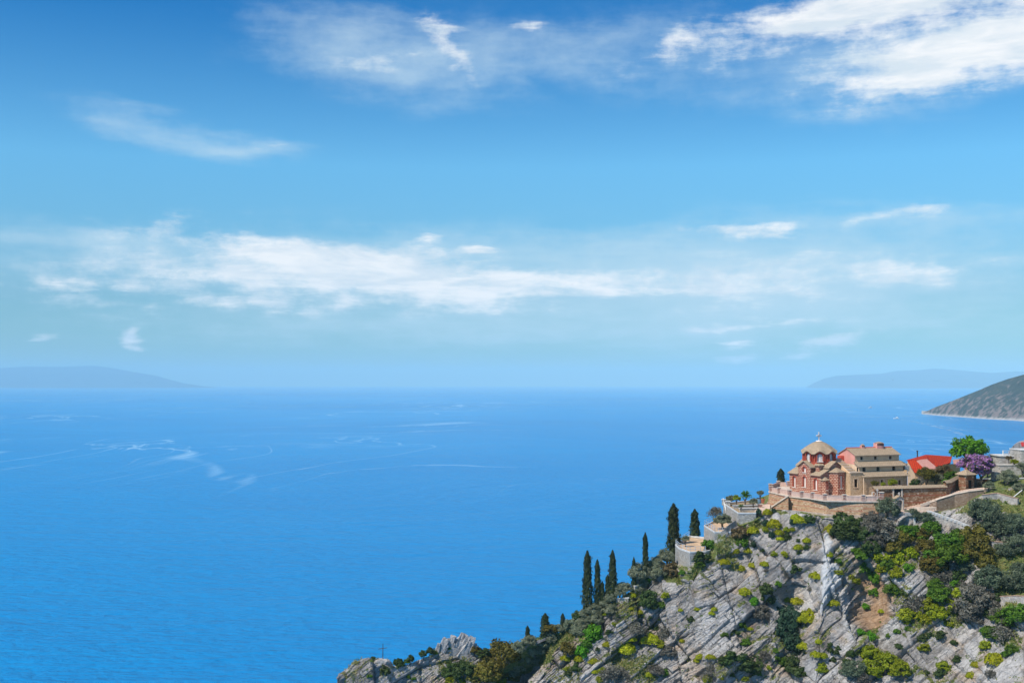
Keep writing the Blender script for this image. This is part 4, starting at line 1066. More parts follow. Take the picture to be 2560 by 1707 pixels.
# wayside shrine
s = empty('shrine', px_at(2246, 244.3, 132.95), R(8), 'small arched stone wayside shrine with gable and cross against the courtyard wall', 'shrine')
X, Yv = Vector((1, 0, 0)), Vector((0, 1, 0))
mb = MB(); wall(mb, (0, -.5, 0), X, -Yv, -1.0, 1.0, 0, 2.3, [(0, .62, .02, 1.5, True)], .7); mb.box(-1.0, 1.0, .25, .6, 0, 2.3); wall(mb, (-1, -.5, 0), -Yv, -X, -.75, 0, 0, 2.3); wall(mb, (1, -.5, 0), Yv, X, 0, .75, 0, 2.3); mb.build('body', 'pale_rubble', s)
mb = MB(); mb.extr([(-1.0, -.5, 2.3), (1.0, -.5, 2.3), (0, -.5, 2.95)], (0, 1.1, 0)); mb.build('gable', 'coping', s)
mb = MB(); arch_ring(mb, (0, -.5, 0), X, -Yv, 0, .64, .02, 1.5, .16, .08); mb.build('arch', 'coping', s)
mb = MB()
for sx in (-1, 1): slab_roof(mb, [(0, -.75, 3.08), (0, .7, 3.08), (sx * 1.3, .7, 2.28), (sx * 1.3, -.75, 2.28)], .12)
mb.build('roof', 'slate', s)
mb = MB(); mb.box(-.07, .07, -.4, -.26, 3.0, 3.75); mb.box(-.25, .25, -.4, -.26, 3.36, 3.5); mb.build('cross', 'marble', s)
# paved path climbing along the wall, with steps
PATH = [(2222, 1266, 133.1), (2262, 1268, 133.2), (2300, 1262, 133.75), (2340, 1248, 134.9), (2385, 1233.5, 136.0), (2420, 1226.5, 136.6), (2456, 1222, 136.9), (2500, 1219, 137.1)]
pw = [on_z(*p) for p in PATH]
st = empty('stairway', pw[2], 0, 'long pale stepped path climbing beside the courtyard wall to the gate', 'stairs'); so = Vector(pw[2])
def path_pos(t):
    t = min(max(t, 0), len(pw) - 1.001); i = int(t); return pw[i].lerp(pw[i + 1], t - i)
for k in range(34):
    t0, t1 = 0.25 + k * .19, 0.25 + (k + 1) * .19
    p, q = path_pos(t0), path_pos(t1); z = p.z
    w = Vector((0, 2.6, 0))
    mb = MB(); mb.extr([Vector((p.x, p.y, z - .9)) - so, Vector((q.x + .05, q.y, z - .9)) - so, Vector((q.x + .05, q.y, z + .02)) - so, Vector((p.x, p.y, z + .02)) - so], w); mb.build('step', 'paving', st)
mb = MB()
for i in range(2, 6):
    a, b = pw[i] - so, pw[i + 1] - so; up = Vector((0, 0, .16)); mb.extr([a - up * 3, b - up * 3, b + up, a + up], Vector((0, -.22, 0)))
mb.build('kerb', 'coping', st)
# retaining wall under the path
rw = empty('retaining_wall', on_z(2350, 1272, 132.0), 0, 'brown rubble retaining wall below the stepped path', 'wall'); o = Vector(rw.location)
tp = [on_z(2306, 1262.5, 133.6) - o, on_z(2340, 1250, 134.8) - o, on_z(2385, 1235.5, 135.9) - o, on_z(2420, 1228.5, 136.5) - o, on_z(2458, 1224, 136.8) - o]
tp = [p + Vector((0, -.3, 0)) for p in tp]
mb = MB(); slab_between(mb, tp, [-4.0] * 5, .6); mb.build('wall', 'path_stone', rw)
mb = MB(); coping_along(mb, tp, .08, .6, .06); mb.build('coping', 'coping', rw)
# pale triangular wall with a flight of steps down its edge
tw = empty('flight_wall', at(2370, 1300, 238.5), 0, 'pale rubble wall with a stepped edge below the path', 'wall'); o = Vector(tw.location)
tp = [at(2326, 1279, 240.0) - o, at(2350, 1287, 239.4) - o, at(2380, 1298, 238.2) - o, at(2408, 1309, 237.0) - o, at(2424, 1316, 236.2) - o]
bt = [at(2318, 1330, 239) - o, at(2345, 1340, 237) - o, at(2380, 1350, 235) - o, at(2408, 1350, 234) - o, at(2424, 1345, 234) - o]
mb = MB(); slab_between(mb, tp, [p.z for p in bt], .7); mb.build('wall', 'pale_rubble', tw)
for k in range(12):
    t_ = k / 12 * 3.99; i = int(t_); p = Vector(tp[i]).lerp(Vector(tp[i + 1]), t_ - i)
    mb = MB(); mb.box(p.x - .32, p.x + .45, p.y - .05, p.y + 1.5, p.z - .35, p.z + .12); mb.build('step', 'grey_coping', tw)
# grey concrete shelter with pillars below the shrine
sh = empty('concrete_shelter', at(2300, 1300, 239.2), 0, 'grey concrete slab on pale pillars half hidden by olive trees', 'shelter'); o = Vector(sh.location)
a = at(2262, 1281, 240.5) - o; b = at(2336, 1282, 240) - o
mb = MB(); mb.extr([a, b, b + Vector((0, 0, -.7)), a + Vector((0, 0, -.7))], (0, 1.8, 0)); mb.build('slab', 'grey_concrete', sh)
for px_, in ((2286,), (2312,), (2332,)):
    q = at(px_, 1285, 240.4) - o; mb = MB(); mb.box(q.x - .2, q.x + .2, q.y - .1, q.y + .3, -4, q.z); mb.build('pillar', 'grey_coping', sh)
mb = MB(); mb.box(a.x, b.x, 1.5, 1.7, -3, a.z - .6); mb.build('back_wall', 'grey_concrete', sh)
# paved forecourt between the shrine and the cliff edge
fc = empty('forecourt', px_at(2262, 243, 132.9), 0); tag(fc, kind='structure')
m = MB(); m.prism([(q.x - fc.location.x, q.y - fc.location.y) for q in (px_at(2196, 240.6, 0), px_at(2262, 240.8, 0), px_at(2330, 241.2, 0), px_at(2345, 244, 0), px_at(2300, 247, 0), px_at(2205, 246, 0))], -3.5, .02); m.build('pavement', 'paving', fc)
for i in range(6):
    m = MB(); q = px_at(2258 + i * 6, 241.6 + i * .35, 132.9) - fc.location; m.extr([(q.x, q.y, .021), (q.x + 4.6, q.y + .3, .021), (q.x + 4.6, q.y + .3, .16 + i * .1), (q.x, q.y, .16 + i * .1)], (0, .8, 0)); m.build('step', 'coping', fc)
# slate roofed pillar kiosk
kp = on_z(2416, 1220.5, 136.6)
k = empty('gate_kiosk', kp, R(25), 'square stone gate pillar with little slate pyramid roof under the purple tree', 'gate pillar')
mb = MB(); mb.box(-1.25, 1.25, -1.0, 1.0, -.6, 3.1); mb.build('body', 'court_stone', k)
mb = MB()
for sx, sy in ((-1, -1), (1, -1), (1, 1), (-1, 1)):
    p, q = ((-1.7, -1.45), (1.7, -1.45)), None
mb.lathe([(2.35, 3.05), (2.35, 3.2), (.04, 4.25)], 4); rf = mb.build('roof', 'slate', k); rf.rotation_euler = (0, 0, R(45))
mb = MB(); mb.box(-.14, .14, -.14, .14, 4.15, 4.5); mb.build('finial', 'terracotta', rf)
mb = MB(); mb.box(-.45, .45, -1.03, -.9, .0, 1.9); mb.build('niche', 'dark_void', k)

# ------------------------------------------------------------------ red roofed house
rh = empty('red_roof_house', at(2330, 1175, 276), R(8), 'low house with bright red tiled roof behind the courtyard shrubs', 'house'); o = Vector(rh.location)
loc = lambda px_, py_, Y: Matrix.Rotation(-R(8), 3, 'Z') @ (at(px_, py_, Y) - o)
def roofpart(name, pts, mat, t=.2): m = MB(); m.extr([loc(*p) for p in pts], (0, 0, -t)); return m.build(name, mat, rh)
roofpart('main_roof', [(2315, 1136.0, 284), (2380, 1140.5, 288), (2376, 1156, 277), (2348, 1165, 274.5), (2341, 1166.5, 273.8), (2317, 1146.6, 278.0)], 'red_tile')
roofpart('hip_roof', [(2266, 1149.5, 282), (2315, 1136, 284.05), (2317, 1147, 278), (2290, 1149.5, 276)], 'red_tile')
roofpart('wing_roof', [(2269, 1151.5, 277), (2289, 1149.5, 276.5), (2315, 1176, 270), (2286, 1180, 271)], 'red_tile')
roofpart('pale_roof', [(2289.5, 1149.6, 276.4), (2317, 1146.8, 277.5), (2346, 1171, 271.5), (2313, 1177, 270)], 'pale_tile')
roofpart('far_roof', [(2382, 1149, 284), (2402, 1146, 287), (2404, 1156, 280), (2384, 1159, 280)], 'pale_tile')
mb = MB(); mb.extr([loc(2287, 1181, 271.3), loc(2340, 1176, 272), loc(2376, 1160, 278), loc(2400, 1160, 286), loc(2268, 1155, 283)], (0, 0, -6)); mb.build('wall', 'plaster', rh)
q = loc(2293.5, 1146, 283); mb = MB(); mb.tube(q, q + Vector((0, 0, 1.75)), .15, n=8); mb.tube(q + Vector((0, 0, 1.75)), q + Vector((0, 0, 2.0)), .22, n=8); mb.build('stove_pipe', 'iron', rh)

# ------------------------------------------------------------------ garden terraces on the ridge
def terrace(name, label, pts, z, z0, floor, cop='grey_coping', par=.3):
    t = empty(name, (pts[0][0], pts[0][1], z0), 0, label, 'terrace'); o = Vector(t.location)
    P = [Vector((p[0], p[1], z)) - o for p in pts]; n = len(P)
    c_ = sum(P, Vector()) / n
    bat = [c_ + (p - c_) * 1.02 for p in P]
    mb = MB()
    for i in range(n): j = (i + 1) % n; mb.poly([(bat[i].x, bat[i].y, 0), (bat[j].x, bat[j].y, 0), P[j], P[i]])
    mb.build('wall', 'grey_stone', t)
    mb = MB(); mb.poly([p - Vector((0, 0, .05)) for p in P]); mb.build('floor', floor, t)
    mb = MB()
    for i in range(n):
        j = (i + 1) % n; a, b = P[i], P[j]; ia, ib = c_ + (a - c_) * .955, c_ + (b - c_) * .955
        oa, ob = c_ + (a - c_) * 1.006, c_ + (b - c_) * 1.006
        mb.extr([Vector((oa.x, oa.y, P[0].z)), Vector((ob.x, ob.y, P[0].z)), Vector((ib.x, ib.y, P[0].z)), Vector((ia.x, ia.y, P[0].z))], (0, 0, par))
    mb.build('coping', cop, t); return t
up_pts = [px_at(1808, 266, 0), px_at(1817, 261, 0), px_at(1845.5, 245.9, 0), px_at(1889, 245.9, 0), px_at(1909, 254, 0), px_at(1884, 273, 0)]
terrace('garden_terrace', 'highest stone garden terrace with shrubs below the church bastion', up_pts, 131.85, 126.5, 'soil', par=.28)
mid_pts = [px_at(1759.5, 254.5, 0), px_at(1786, 243.4, 0), px_at(1826, 243.9, 0), px_at(1838, 250, 0), px_at(1828, 262, 0), px_at(1788, 264, 0)]
terrace('garden_terrace', 'middle stone garden terrace with blue railing and a grey olive', mid_pts, 128.1, 121.5, 'sand')
low_pts = [px_at(1687.5, 251.4, 0), px_at(1696, 246.2, 0), px_at(1724, 240.3, 0), px_at(1764, 241.2, 0), px_at(1792, 246, 0), px_at(1778, 262, 0), px_at(1722, 266, 0)]
terrace('garden_terrace', 'lowest stone garden terrace with bare sandy floor', low_pts, 124.3, 117.5, 'sand')
def railing(label, pts, mat, h=1.0, rails=2):
    r = empty('railing', pts[0], 0, label, 'railing'); o = Vector(pts[0])
    for i in range(len(pts)):
        m = MB(); p = Vector(pts[i]) - o; m.tube(p + Vector((0, 0, -.15)), p + Vector((0, 0, h)), .05, n=5); m.build('post', mat, r)
    for k in range(rails):
        m = MB(); z = h * (1 - k / rails)
        for i in range(len(pts) - 1): m.tube(Vector(pts[i]) - o + Vector((0, 0, z)), Vector(pts[i + 1]) - o + Vector((0, 0, z)), .04, n=5)
        m.build('rail', mat, r)
    return r
def ring_edge(pts, z, idx, n, inn=.97):
    c_ = sum((Vector((p[0], p[1], 0)) for p in pts), Vector()) / len(pts); out = []
    for a, b in zip(idx, idx[1:]):
        p, q = Vector((pts[a][0], pts[a][1], 0)), Vector((pts[b][0], pts[b][1], 0))
        for k in range(n): v = c_ + (p.lerp(q, k / n) - c_) * inn; out.append(Vector((v.x, v.y, z)))
    v = c_ + (Vector((pts[idx[-1]][0], pts[idx[-1]][1], 0)) - c_) * inn; out.append(Vector((v.x, v.y, z))); return out
railing('pale metal railing round the lowest sandy terrace', ring_edge(low_pts, 124.6, [6, 0, 1, 2, 3], 3), 'rail_grey')
railing('blue metal railing along the middle terrace edge', ring_edge(mid_pts, 128.4, [5, 0, 1], 5), 'rail_blue', 1.1)
railing('grey metal railing on the front of the middle terrace', ring_edge(mid_pts, 128.4, [1, 2], 4), 'rail_grey', .8)
m0 = at(1806, 1253, 267); st_ = [at(1808 + i * 1.6, 1254 + i * 6.5, 266 - i * 1.0) for i in range(5)]
railing('white stair rail at the left corner of the highest terrace', st_, 'white_paint', .9)
for lbl, px_, Y in (('left stone gatepost on the highest terrace', 1810, 266), ('right stone gatepost on the highest terrace', 1820, 262)):
    g_ = empty('gatepost', px_at(px_, Y, 131.9), 0, lbl, 'gatepost'); m = MB(); m.box(-.42, .42, -.42, .42, -.3, .9); m.build('post', 'white_stone', g_); m = MB(); m.box(-.55, .55, -.55, .55, .9, 1.1); m.build('cap', 'grey_coping', g_)
# raised beds and seats on the highest terrace
for lbl, px_, Y, w, d in (('long whitewashed garden bed wall on the highest terrace', 1866, 258, 3.2, .5), ('short whitewashed garden bed wall on the highest terrace', 1872, 252, 2.2, .5)):
    g_ = empty('garden_bed_wall', px_at(px_, Y, 131.8), R(12), lbl, 'low wall'); m = MB(); m.box(-w, w, -d / 2, d / 2, 0, .55); m.build('wall', 'white_stone', g_); m = MB(); m.box(-w - .08, w + .08, -d / 2 - .08, d / 2 + .08, .55, .68); m.build('coping', 'grey_coping', g_)
bk = empty('brick_pier', px_at(1900, 256, 131.9), 0, 'cream and brick striped pier beside the blue water butt', 'pier'); m = MB(); m.box(-.45, .45, -.4, .4, -.3, .95); m.build('post', 'post_stripe', bk); m = MB(); m.box(-.55, .55, -.5, .5, .95, 1.08); m.build('cap', 'coping', bk)
wb = empty('water_butt', px_at(1897.5, 262, 132.3), 0, 'blue grey water butt at the foot of the church bastion', 'tank'); m = MB(); m.lathe([(.02, 0), (.48, 0), (.55, .6), (.5, 1.3), (.02, 1.32)], 14); m.build('barrel', 'blue_tank', wb); m = MB(); m.lathe([(.56, 1.28), (.56, 1.38), (.02, 1.42)], 14); m.build('lid', 'iron', wb)
tp_ = empty('terracotta_pot', px_at(1906, 262, 132.5), 0, 'terracotta pot beside the water butt', 'pot'); m = MB(); m.lathe([(.02, 0), (.35, 0), (.58, .9), (.62, .9), (.62, 1.05), (.5, 1.05), (.02, .9)], 14); m.build('pot', 'terracotta', tp_); m = MB(); m.lathe([(.5, .95), (.3, 1.35), (.02, 1.45)], 8); m.build('plant_mound', 'leaf_green', tp_)
gp = empty('garden_path', px_at(1908, 250, 132.2), 0); tag(gp, kind='structure')
m = MB(); m.prism([(p.x - gp.location.x, p.y - gp.location.y) for p in (px_at(1885, 247.5, 0), px_at(1912, 247.5, 0), px_at(1925, 250, 0), px_at(1925, 262, 0), px_at(1906, 263, 0))], -3.5, .02); m.build('pavement', 'paving', gp)
# dry stone field walls on the olive slope
for lbl, (a, b) in (('short dry stone wall under the ridge olives, nearest the terraces', ((1622, 1434), (1655, 1432))), ('short dry stone wall under the ridge olives, middle of three', ((1587, 1463), (1612, 1464))), ('short dry stone wall under the ridge olives, lowest of three', ((1538, 1500), (1570, 1499)))):
    p, _ = hit(*a); q, _ = hit(*b); q = Vector((q.x, q.y, (p.z + q.z) / 2)); fw = empty('field_wall', p, 0, lbl, 'wall'); mb = MB(); slab_between(mb, [Vector((0, -.5, .7)), q - p + Vector((0, -.5, .7))], [-1.8, -1.8], .6); mb.build('wall', 'pale_rubble', fw); mb = MB(); coping_along(mb, [Vector((0, -.5, .7)), q - p + Vector((0, -.5, .7))], .05, .6, .05); mb.build('coping', 'grey_coping', fw)
for lbl, pts in (('upper dry stone terrace wall under the right hand olives', ((2476, 1365), (2520, 1368), (2590, 1372))), ('lower dry stone terrace wall under the right hand olives', ((2488, 1503), (2530, 1501), (2590, 1504))), ('pale dry stone wall bank below the leaning olive', ((2455, 1248), (2490, 1244), (2540, 1258)))):
    hp = [hit(*p)[0] for p in pts]; fw = empty('field_wall', hp[0], 0, lbl, 'wall'); tpn = [p - hp[0] + Vector((0, -.7, 1.0)) for p in hp]; mb = MB(); slab_between(mb, tpn, [p.z - 3.2 for p in tpn], .7); mb.build('wall', 'pale_rubble', fw); mb = MB(); coping_along(mb, tpn, .05, .7, .05); mb.build('coping', 'path_stone', fw)

# ------------------------------------------------------------------ upper right: ruin, walls, polytunnel
ru = empty('stone_platform', at(2520, 1163, 262), 0, 'grey rubble lookout platform with pale railing at the right edge', 'platform'); o = Vector(ru.location)
f = lambda px_, py_, Y: at(px_, py_, Y) - o
mb = MB(); mb.extr([f(2500, 1185, 263), f(2575, 1185, 263), f(2575, 1141, 263), f(2502, 1140.5, 263)], (0, 6, 0)); mb.build('wall', 'pale_rubble', ru)
mb = MB(); mb.extr([f(2500, 1141, 262.8), f(2575, 1141.5, 262.8), f(2575, 1139, 262.8), f(2500, 1138.5, 262.8)], (0, 6.4, 0)); mb.build('floor_slab', 'grey_coping', ru)
for px_ in (2507.5, 2522, 2536.5, 2551, 2566):
    mb = MB(); q = f(px_, 1139, 263.1); w_ = .11 if px_ in (2507.5, 2536.5, 2566) else .05; mb.box(q.x - w_, q.x + w_, q.y - .1, q.y + .1, q.z, q.z + 1.25); mb.build('rail_post', 'white_paint' if w_ > .1 else 'rail_grey', ru)
for dz_ in (.55, 1.2):
    mb = MB(); mb.tube(f(2507, 1139, 263.1) + Vector((0, 0, dz_)), f(2575, 1139, 263.1) + Vector((0, 0, dz_)), .06, n=5); mb.build('rail', 'rail_grey', ru)
mb = MB()
for i in range(26): q = f(2508 + i * 2.3, 1139, 263.1); mb.tube(q, q + Vector((0, 0, 1.2)), .02, n=4)
tag(mb.build('balusters', 'rail_grey', ru), kind='stuff')
gh = empty('polytunnel', at(2562, 1142, 272), R(-26), 'grey net covered half round tunnel with red and blue panels', 'greenhouse'); o = Vector(gh.location)
RG = 3.6
def shell(a0, a1, y0, y1, r, n=6):
    m = MB()
    for i in range(n):
        t0, t1 = a0 + (a1 - a0) * i / n, a0 + (a1 - a0) * (i + 1) / n
        m.extr([(-r * math.cos(t0), y0, r * math.sin(t0)), (-r * math.cos(t1), y0, r * math.sin(t1)), (-r * math.cos(t1), y1, r * math.sin(t1)), (-r * math.cos(t0), y1, r * math.sin(t0))], Vector((0, 0, -.04)))
    return m
shell(0, math.pi, 0, 9, RG, 20).build('cover', 'net_grey', gh)
m = MB(); m.extr([(-RG * math.cos(t * math.pi / 20) * .99, .02, RG * math.sin(t * math.pi / 20) * .99) for t in range(21)], (0, .05, 0)); m.build('end_wall', 'net_grey', gh)
def fan(t0, t1, mat, r0=0.35): m = MB(); m.extr([(-RG * .985 * math.cos(t) * k - 0 * k, -.04, RG * .985 * math.sin(t) * k) for t, k in ((t0, r0), (t0, 1), ((t0 + t1) / 2, 1.005), (t1, 1), (t1, r0))], (0, .05, 0)); return m.build('panel', mat, gh)
fan(.10, .26, 'sail_red'); fan(.27, .50, 'sail_blue'); fan(.51, .58, 'sail_red'); fan(1.32, 1.52, 'sail_red', .72)
for i in range(5): m = MB(); x_ = -2.4 + i * 1.2; m.tube((x_, -.06, 0), (x_, -.06, math.sqrt(RG * RG - x_ * x_)), .035, n=5); m.build('hoop_strut', 'iron', gh)
m = MB(); m.tube((-3.1, -.06, 1.75), (3.1, -.06, 1.75), .035, n=5); m.build('cross_bar', 'iron', gh)
m = MB(); m.box(-3.6, 3.6, .05, 9, -6.0, .02); m.build('plinth', 'pale_rubble', gh)
def stone_block(name, label, cat, px0, px1, py0, py1, Y, depth, mat, cop, yaw=0):
    w = empty(name, at((px0 + px1) / 2, py1, Y), R(yaw), label, cat); a = at(px0, py1, Y) - w.location; b = at(px1, py0, Y) - w.location
    m = MB(); m.box(a.x, b.x, 0, depth, -2.5, b.z); m.build('wall', mat, w); m = MB(); m.box(a.x - .1, b.x + .1, -.1, depth + .1, b.z, b.z + .18); m.build('coping', cop, w); return w
stone_block('white_wall', 'bright whitewashed stone wall below the lookout platform', 'wall', 2499, 2556, 1164, 1190, 257.5, 4, 'white_stone', 'white_stone')
stone_block('white_wall', 'small cream stepped wall behind the thin iron cross', 'wall', 2487, 2512, 1182, 1212, 256.2, 2, 'white_stone', 'coping')
stone_block('white_house', 'corner of a white rendered house at the picture edge', 'house', 2554, 2640, 1126, 1165, 259, 6, 'white_stone', 'grey_coping')
stone_block('low_wall', 'low brick and stone wall with pale coping beyond the purple tree', 'wall', 2440, 2489, 1198, 1222, 262, .6, 'court_stone', 'grey_coping')
stone_block('grey_wall', 'long pale rendered wall behind the leaning olive', 'wall', 2512, 2600, 1196, 1225, 252.5, .5, 'pale_rubble', 'grey_coping')
ic = empty('iron_cross', at(2490, 1210, 255), 0, 'thin dark iron cross in front of the cream stepped wall', 'cross'); m = MB(); m.box(-.07, .07, -.07, .07, -1.5, 1.85); m.build('upright', 'iron', ic); m = MB(); m.box(-.4, .4, -.06, .06, 1.15, 1.28); m.build('crossbar', 'iron', ic)
pl = empty('plank', hit(2541, 1239)[0] + Vector((0, -.3, .4)), 0, 'white plank lying on the bank below the right hand olive', 'plank'); m = MB(); m.box(-1.4, 1.4, -.12, .12, -.05, .05); x_ = m.build('board', 'white_paint', pl); x_.rotation_euler = (0, R(-38), 0)
m = MB(); 
for y_ in (-1.0, 1.0): m.box(y_ - .06, y_ + .06, -.13, .13, -.09, .07)
x_ = m.build('batten', 'grey_coping', pl); x_.rotation_euler = (0, R(-38), 0)

# ------------------------------------------------------------------ knoll cross, boats, birds
p, _ = hit(957, 1643)
kc = empty('wooden_cross', p, R(0), 'tall thin dark cross standing on the rocky knoll above the sea', 'cross')
m = MB(); m.tube((0, 0, -.5), (.02, 0, 2.95), .085, .07, 6); m.build('upright', 'iron', kc)
m = MB(); m.tube((-.88, .0, 1.88), (.90, 0, 2.14), .075, .065, 6); m.build('crossbar', 'iron', kc)
def boat(label, px_, py_, ln, heading):
    b = empty('motor_boat', on_z(px_, py_, 0.0), heading, label, 'boat', 'boats crossing the bay')
    m = MB(); w = ln * .13; h_ = ln * .10
    sec = [(-.5, 1.0, .0), (-.2, 1.0, .0), (.2, .92, .05), (.38, .6, .2), (.5, .04, .35)]
    v = []; f_ = []
    for x, k, r in sec: v += [(x * ln, -w * k, h_ * (1 + r)), (x * ln, -w * k * .55, -.5), (x * ln, w * k * .55, -.5), (x * ln, w * k, h_ * (1 + r))]
    for i in range(len(sec) - 1):
        for j in range(4): f_.append((i * 4 + j, i * 4 + (j + 1) % 4, i * 4 + 4 + (j + 1) % 4, i * 4 + 4 + j))
    f_ += [(3, 2, 1, 0), tuple(range(len(v) - 4, len(v)))]
    m.add(v, f_).build('hull', 'white_paint', b)
    m = MB(); m.box(-.32 * ln, .16 * ln, -w * .75, w * .75, h_, h_ * 2.3); cb = m.build('cabin', 'white_paint', b)
    m = MB(); m.box(-.30 * ln, .162 * ln, -w * .76, w * .76, h_ * 1.5, h_ * 1.95); m.build('window_band', 'glass_dark', cb)
    m = MB(); m.box(-.2 * ln, .05 * ln, -w * .55, w * .55, h_ * 2.3, h_ * 3.2); m.build('wheelhouse', 'white_paint', cb)
    m = MB(); m.tube((-.1 * ln, 0, h_ * 3.2), (-.1 * ln, 0, h_ * 4.4), .12, n=5); m.build('mast', 'iron', b)
boat('white boat nearer the dark headland, leaving a long wake', 2241, 1046.5, 26, R(172)); boat('small white boat farther out in the bay', 2176, 1019.5, 30, R(200))
def foam(): 
    m_, g = new_mat('foam'); MATS['foam'] = m_; g.put(g.bs, 'Base_Color', (.36, .58, .78)); g.put(g.bs, 'Roughness', .6)
    tr = g.n('ShaderNodeBsdfTransparent'); mx = g.n('ShaderNodeMixShader', None, i0=g.mul(g.step(g.noise(g.n('ShaderNodeNewGeometry').outputs['Position'], .012, 6, .7), .38, .66), .55))
    g.nt.links.new(tr.outputs[0], mx.inputs[1]); g.nt.links.new(g.bs.outputs[0], mx.inputs[2]); g.nt.links.new(mx.outputs[0], g.out.inputs[0])
foam()
for pts in ([(2243, 1047, 3), (2280, 1053, 25), (2330, 1064, 40), (2380, 1076, 45), (2420, 1092, 40)], [(2245, 1047, 3), (2300, 1055, 20), (2370, 1068, 35), (2440, 1080, 40)], [(2175, 1020, 4), (2165, 1015, 20), (2140, 1006, 45), (2080, 999, 60), (1980, 996, 60)]):
    m = MB(); P = [on_z(a, b, .5) for a, b, w in pts]; W_ = [w for *_, w in pts]
    v = []
    for q, w in zip(P, W_): v += [q + Vector((0, -w, 0)), q + Vector((0, w, 0))]
    m.add(v, [(2 * i, 2 * i + 2, 2 * i + 3, 2 * i + 1) for i in range(len(P) - 1)]); tag(m.build('wake', 'foam'), kind='stuff')
for lbl, px_, py_, Y in (('dark bird gliding in front of the pale clouds', 1430, 711, 420), ('dark bird flying low above the horizon', 1573, 903, 420), ('dark bird in front of the far right island', 2232, 949, 420), ('dark bird low over the blue water', 1686, 1160, 420)):
    b = empty('bird', at(px_, py_, Y), R(random.Random(px_).uniform(0, 180)), lbl, 'bird', 'birds over the bay')
    m = MB(); m.tube((-.16, 0, 0), (.02, 0, .01), .02, .045, 6); m.tube((.02, 0, .01), (.18, 0, .02), .045, .012, 6); m.build('body', 'iron', b)
    for s_ in (-1, 1): m = MB(); m.extr([(-.06, 0, .02), (.07, 0, .02), (.03, s_ * .18, .10), (-.08, s_ * .34, .07)], (0, 0, .012)); m.build('wing', 'iron', b)
# ------------------------------------------------------------------ plants
# picture positions measured in enlarged crops: (origin x, origin y, enlargement)
CROPS = {4: (1380, 1340, 4.2725), 5: (1760, 1240, 3.357), 6: (2120, 1240, 3.357), 7: (840, 1500, 4.2)}
KINDS = {  # key: name, shape, leaf material, stem, words, category, flatness
    's': ('spurge_bush', 'dome', 'leaf_spurge', 'shrub', 'round yellow-green spurge', 'bush', 1.0),
    'y': ('yellow_shrub', 'bush', 'leaf_yellow', 'shrub', 'yellow-green leafy shrub', 'shrub', 1.0),
    'g': ('green_shrub', 'bush', 'leaf_green', 'shrub', 'mid green shrub', 'shrub', 1.0),
    'b': ('bright_shrub', 'bush', 'leaf_bright', 'shrub', 'fresh bright green shrub', 'shrub', 1.0),
    'd': ('dark_shrub', 'bush', 'leaf_dark', 'shrub', 'dark green shrub', 'shrub', 1.0),
    'p': ('juniper_shrub', 'bush', 'leaf_pine', 'shrub', 'blue-green needle shrub', 'shrub', 1.25),
    'a': ('grey_shrub', 'twig', 'leaf_grey', 'shrub', 'twiggy grey shrub', 'shrub', 1.0),
    'r': ('rust_shrub', 'bush', 'leaf_rust', 'shrub', 'brownish rust shrub', 'shrub', 1.0),
    'o': ('olive_tree', 'olive', 'leaf_olive', 'tree', 'silvery olive tree', 'olive tree', 1.0),
    'h': ('holm_oak', 'crown', 'leaf_dark', 'tree', 'dense dark green oak', 'tree', 1.0),
    'q': ('olive_brown_tree', 'crown', 'leaf_brown', 'tree', 'olive-brown bushy tree', 'tree', 1.0),
    'e': ('green_tree', 'crown', 'leaf_green', 'tree', 'rich green bushy tree', 'tree', 1.0),
    'k': ('grey_tree', 'olive', 'leaf_grey', 'tree', 'smoky grey tree', 'tree', 1.05),
}
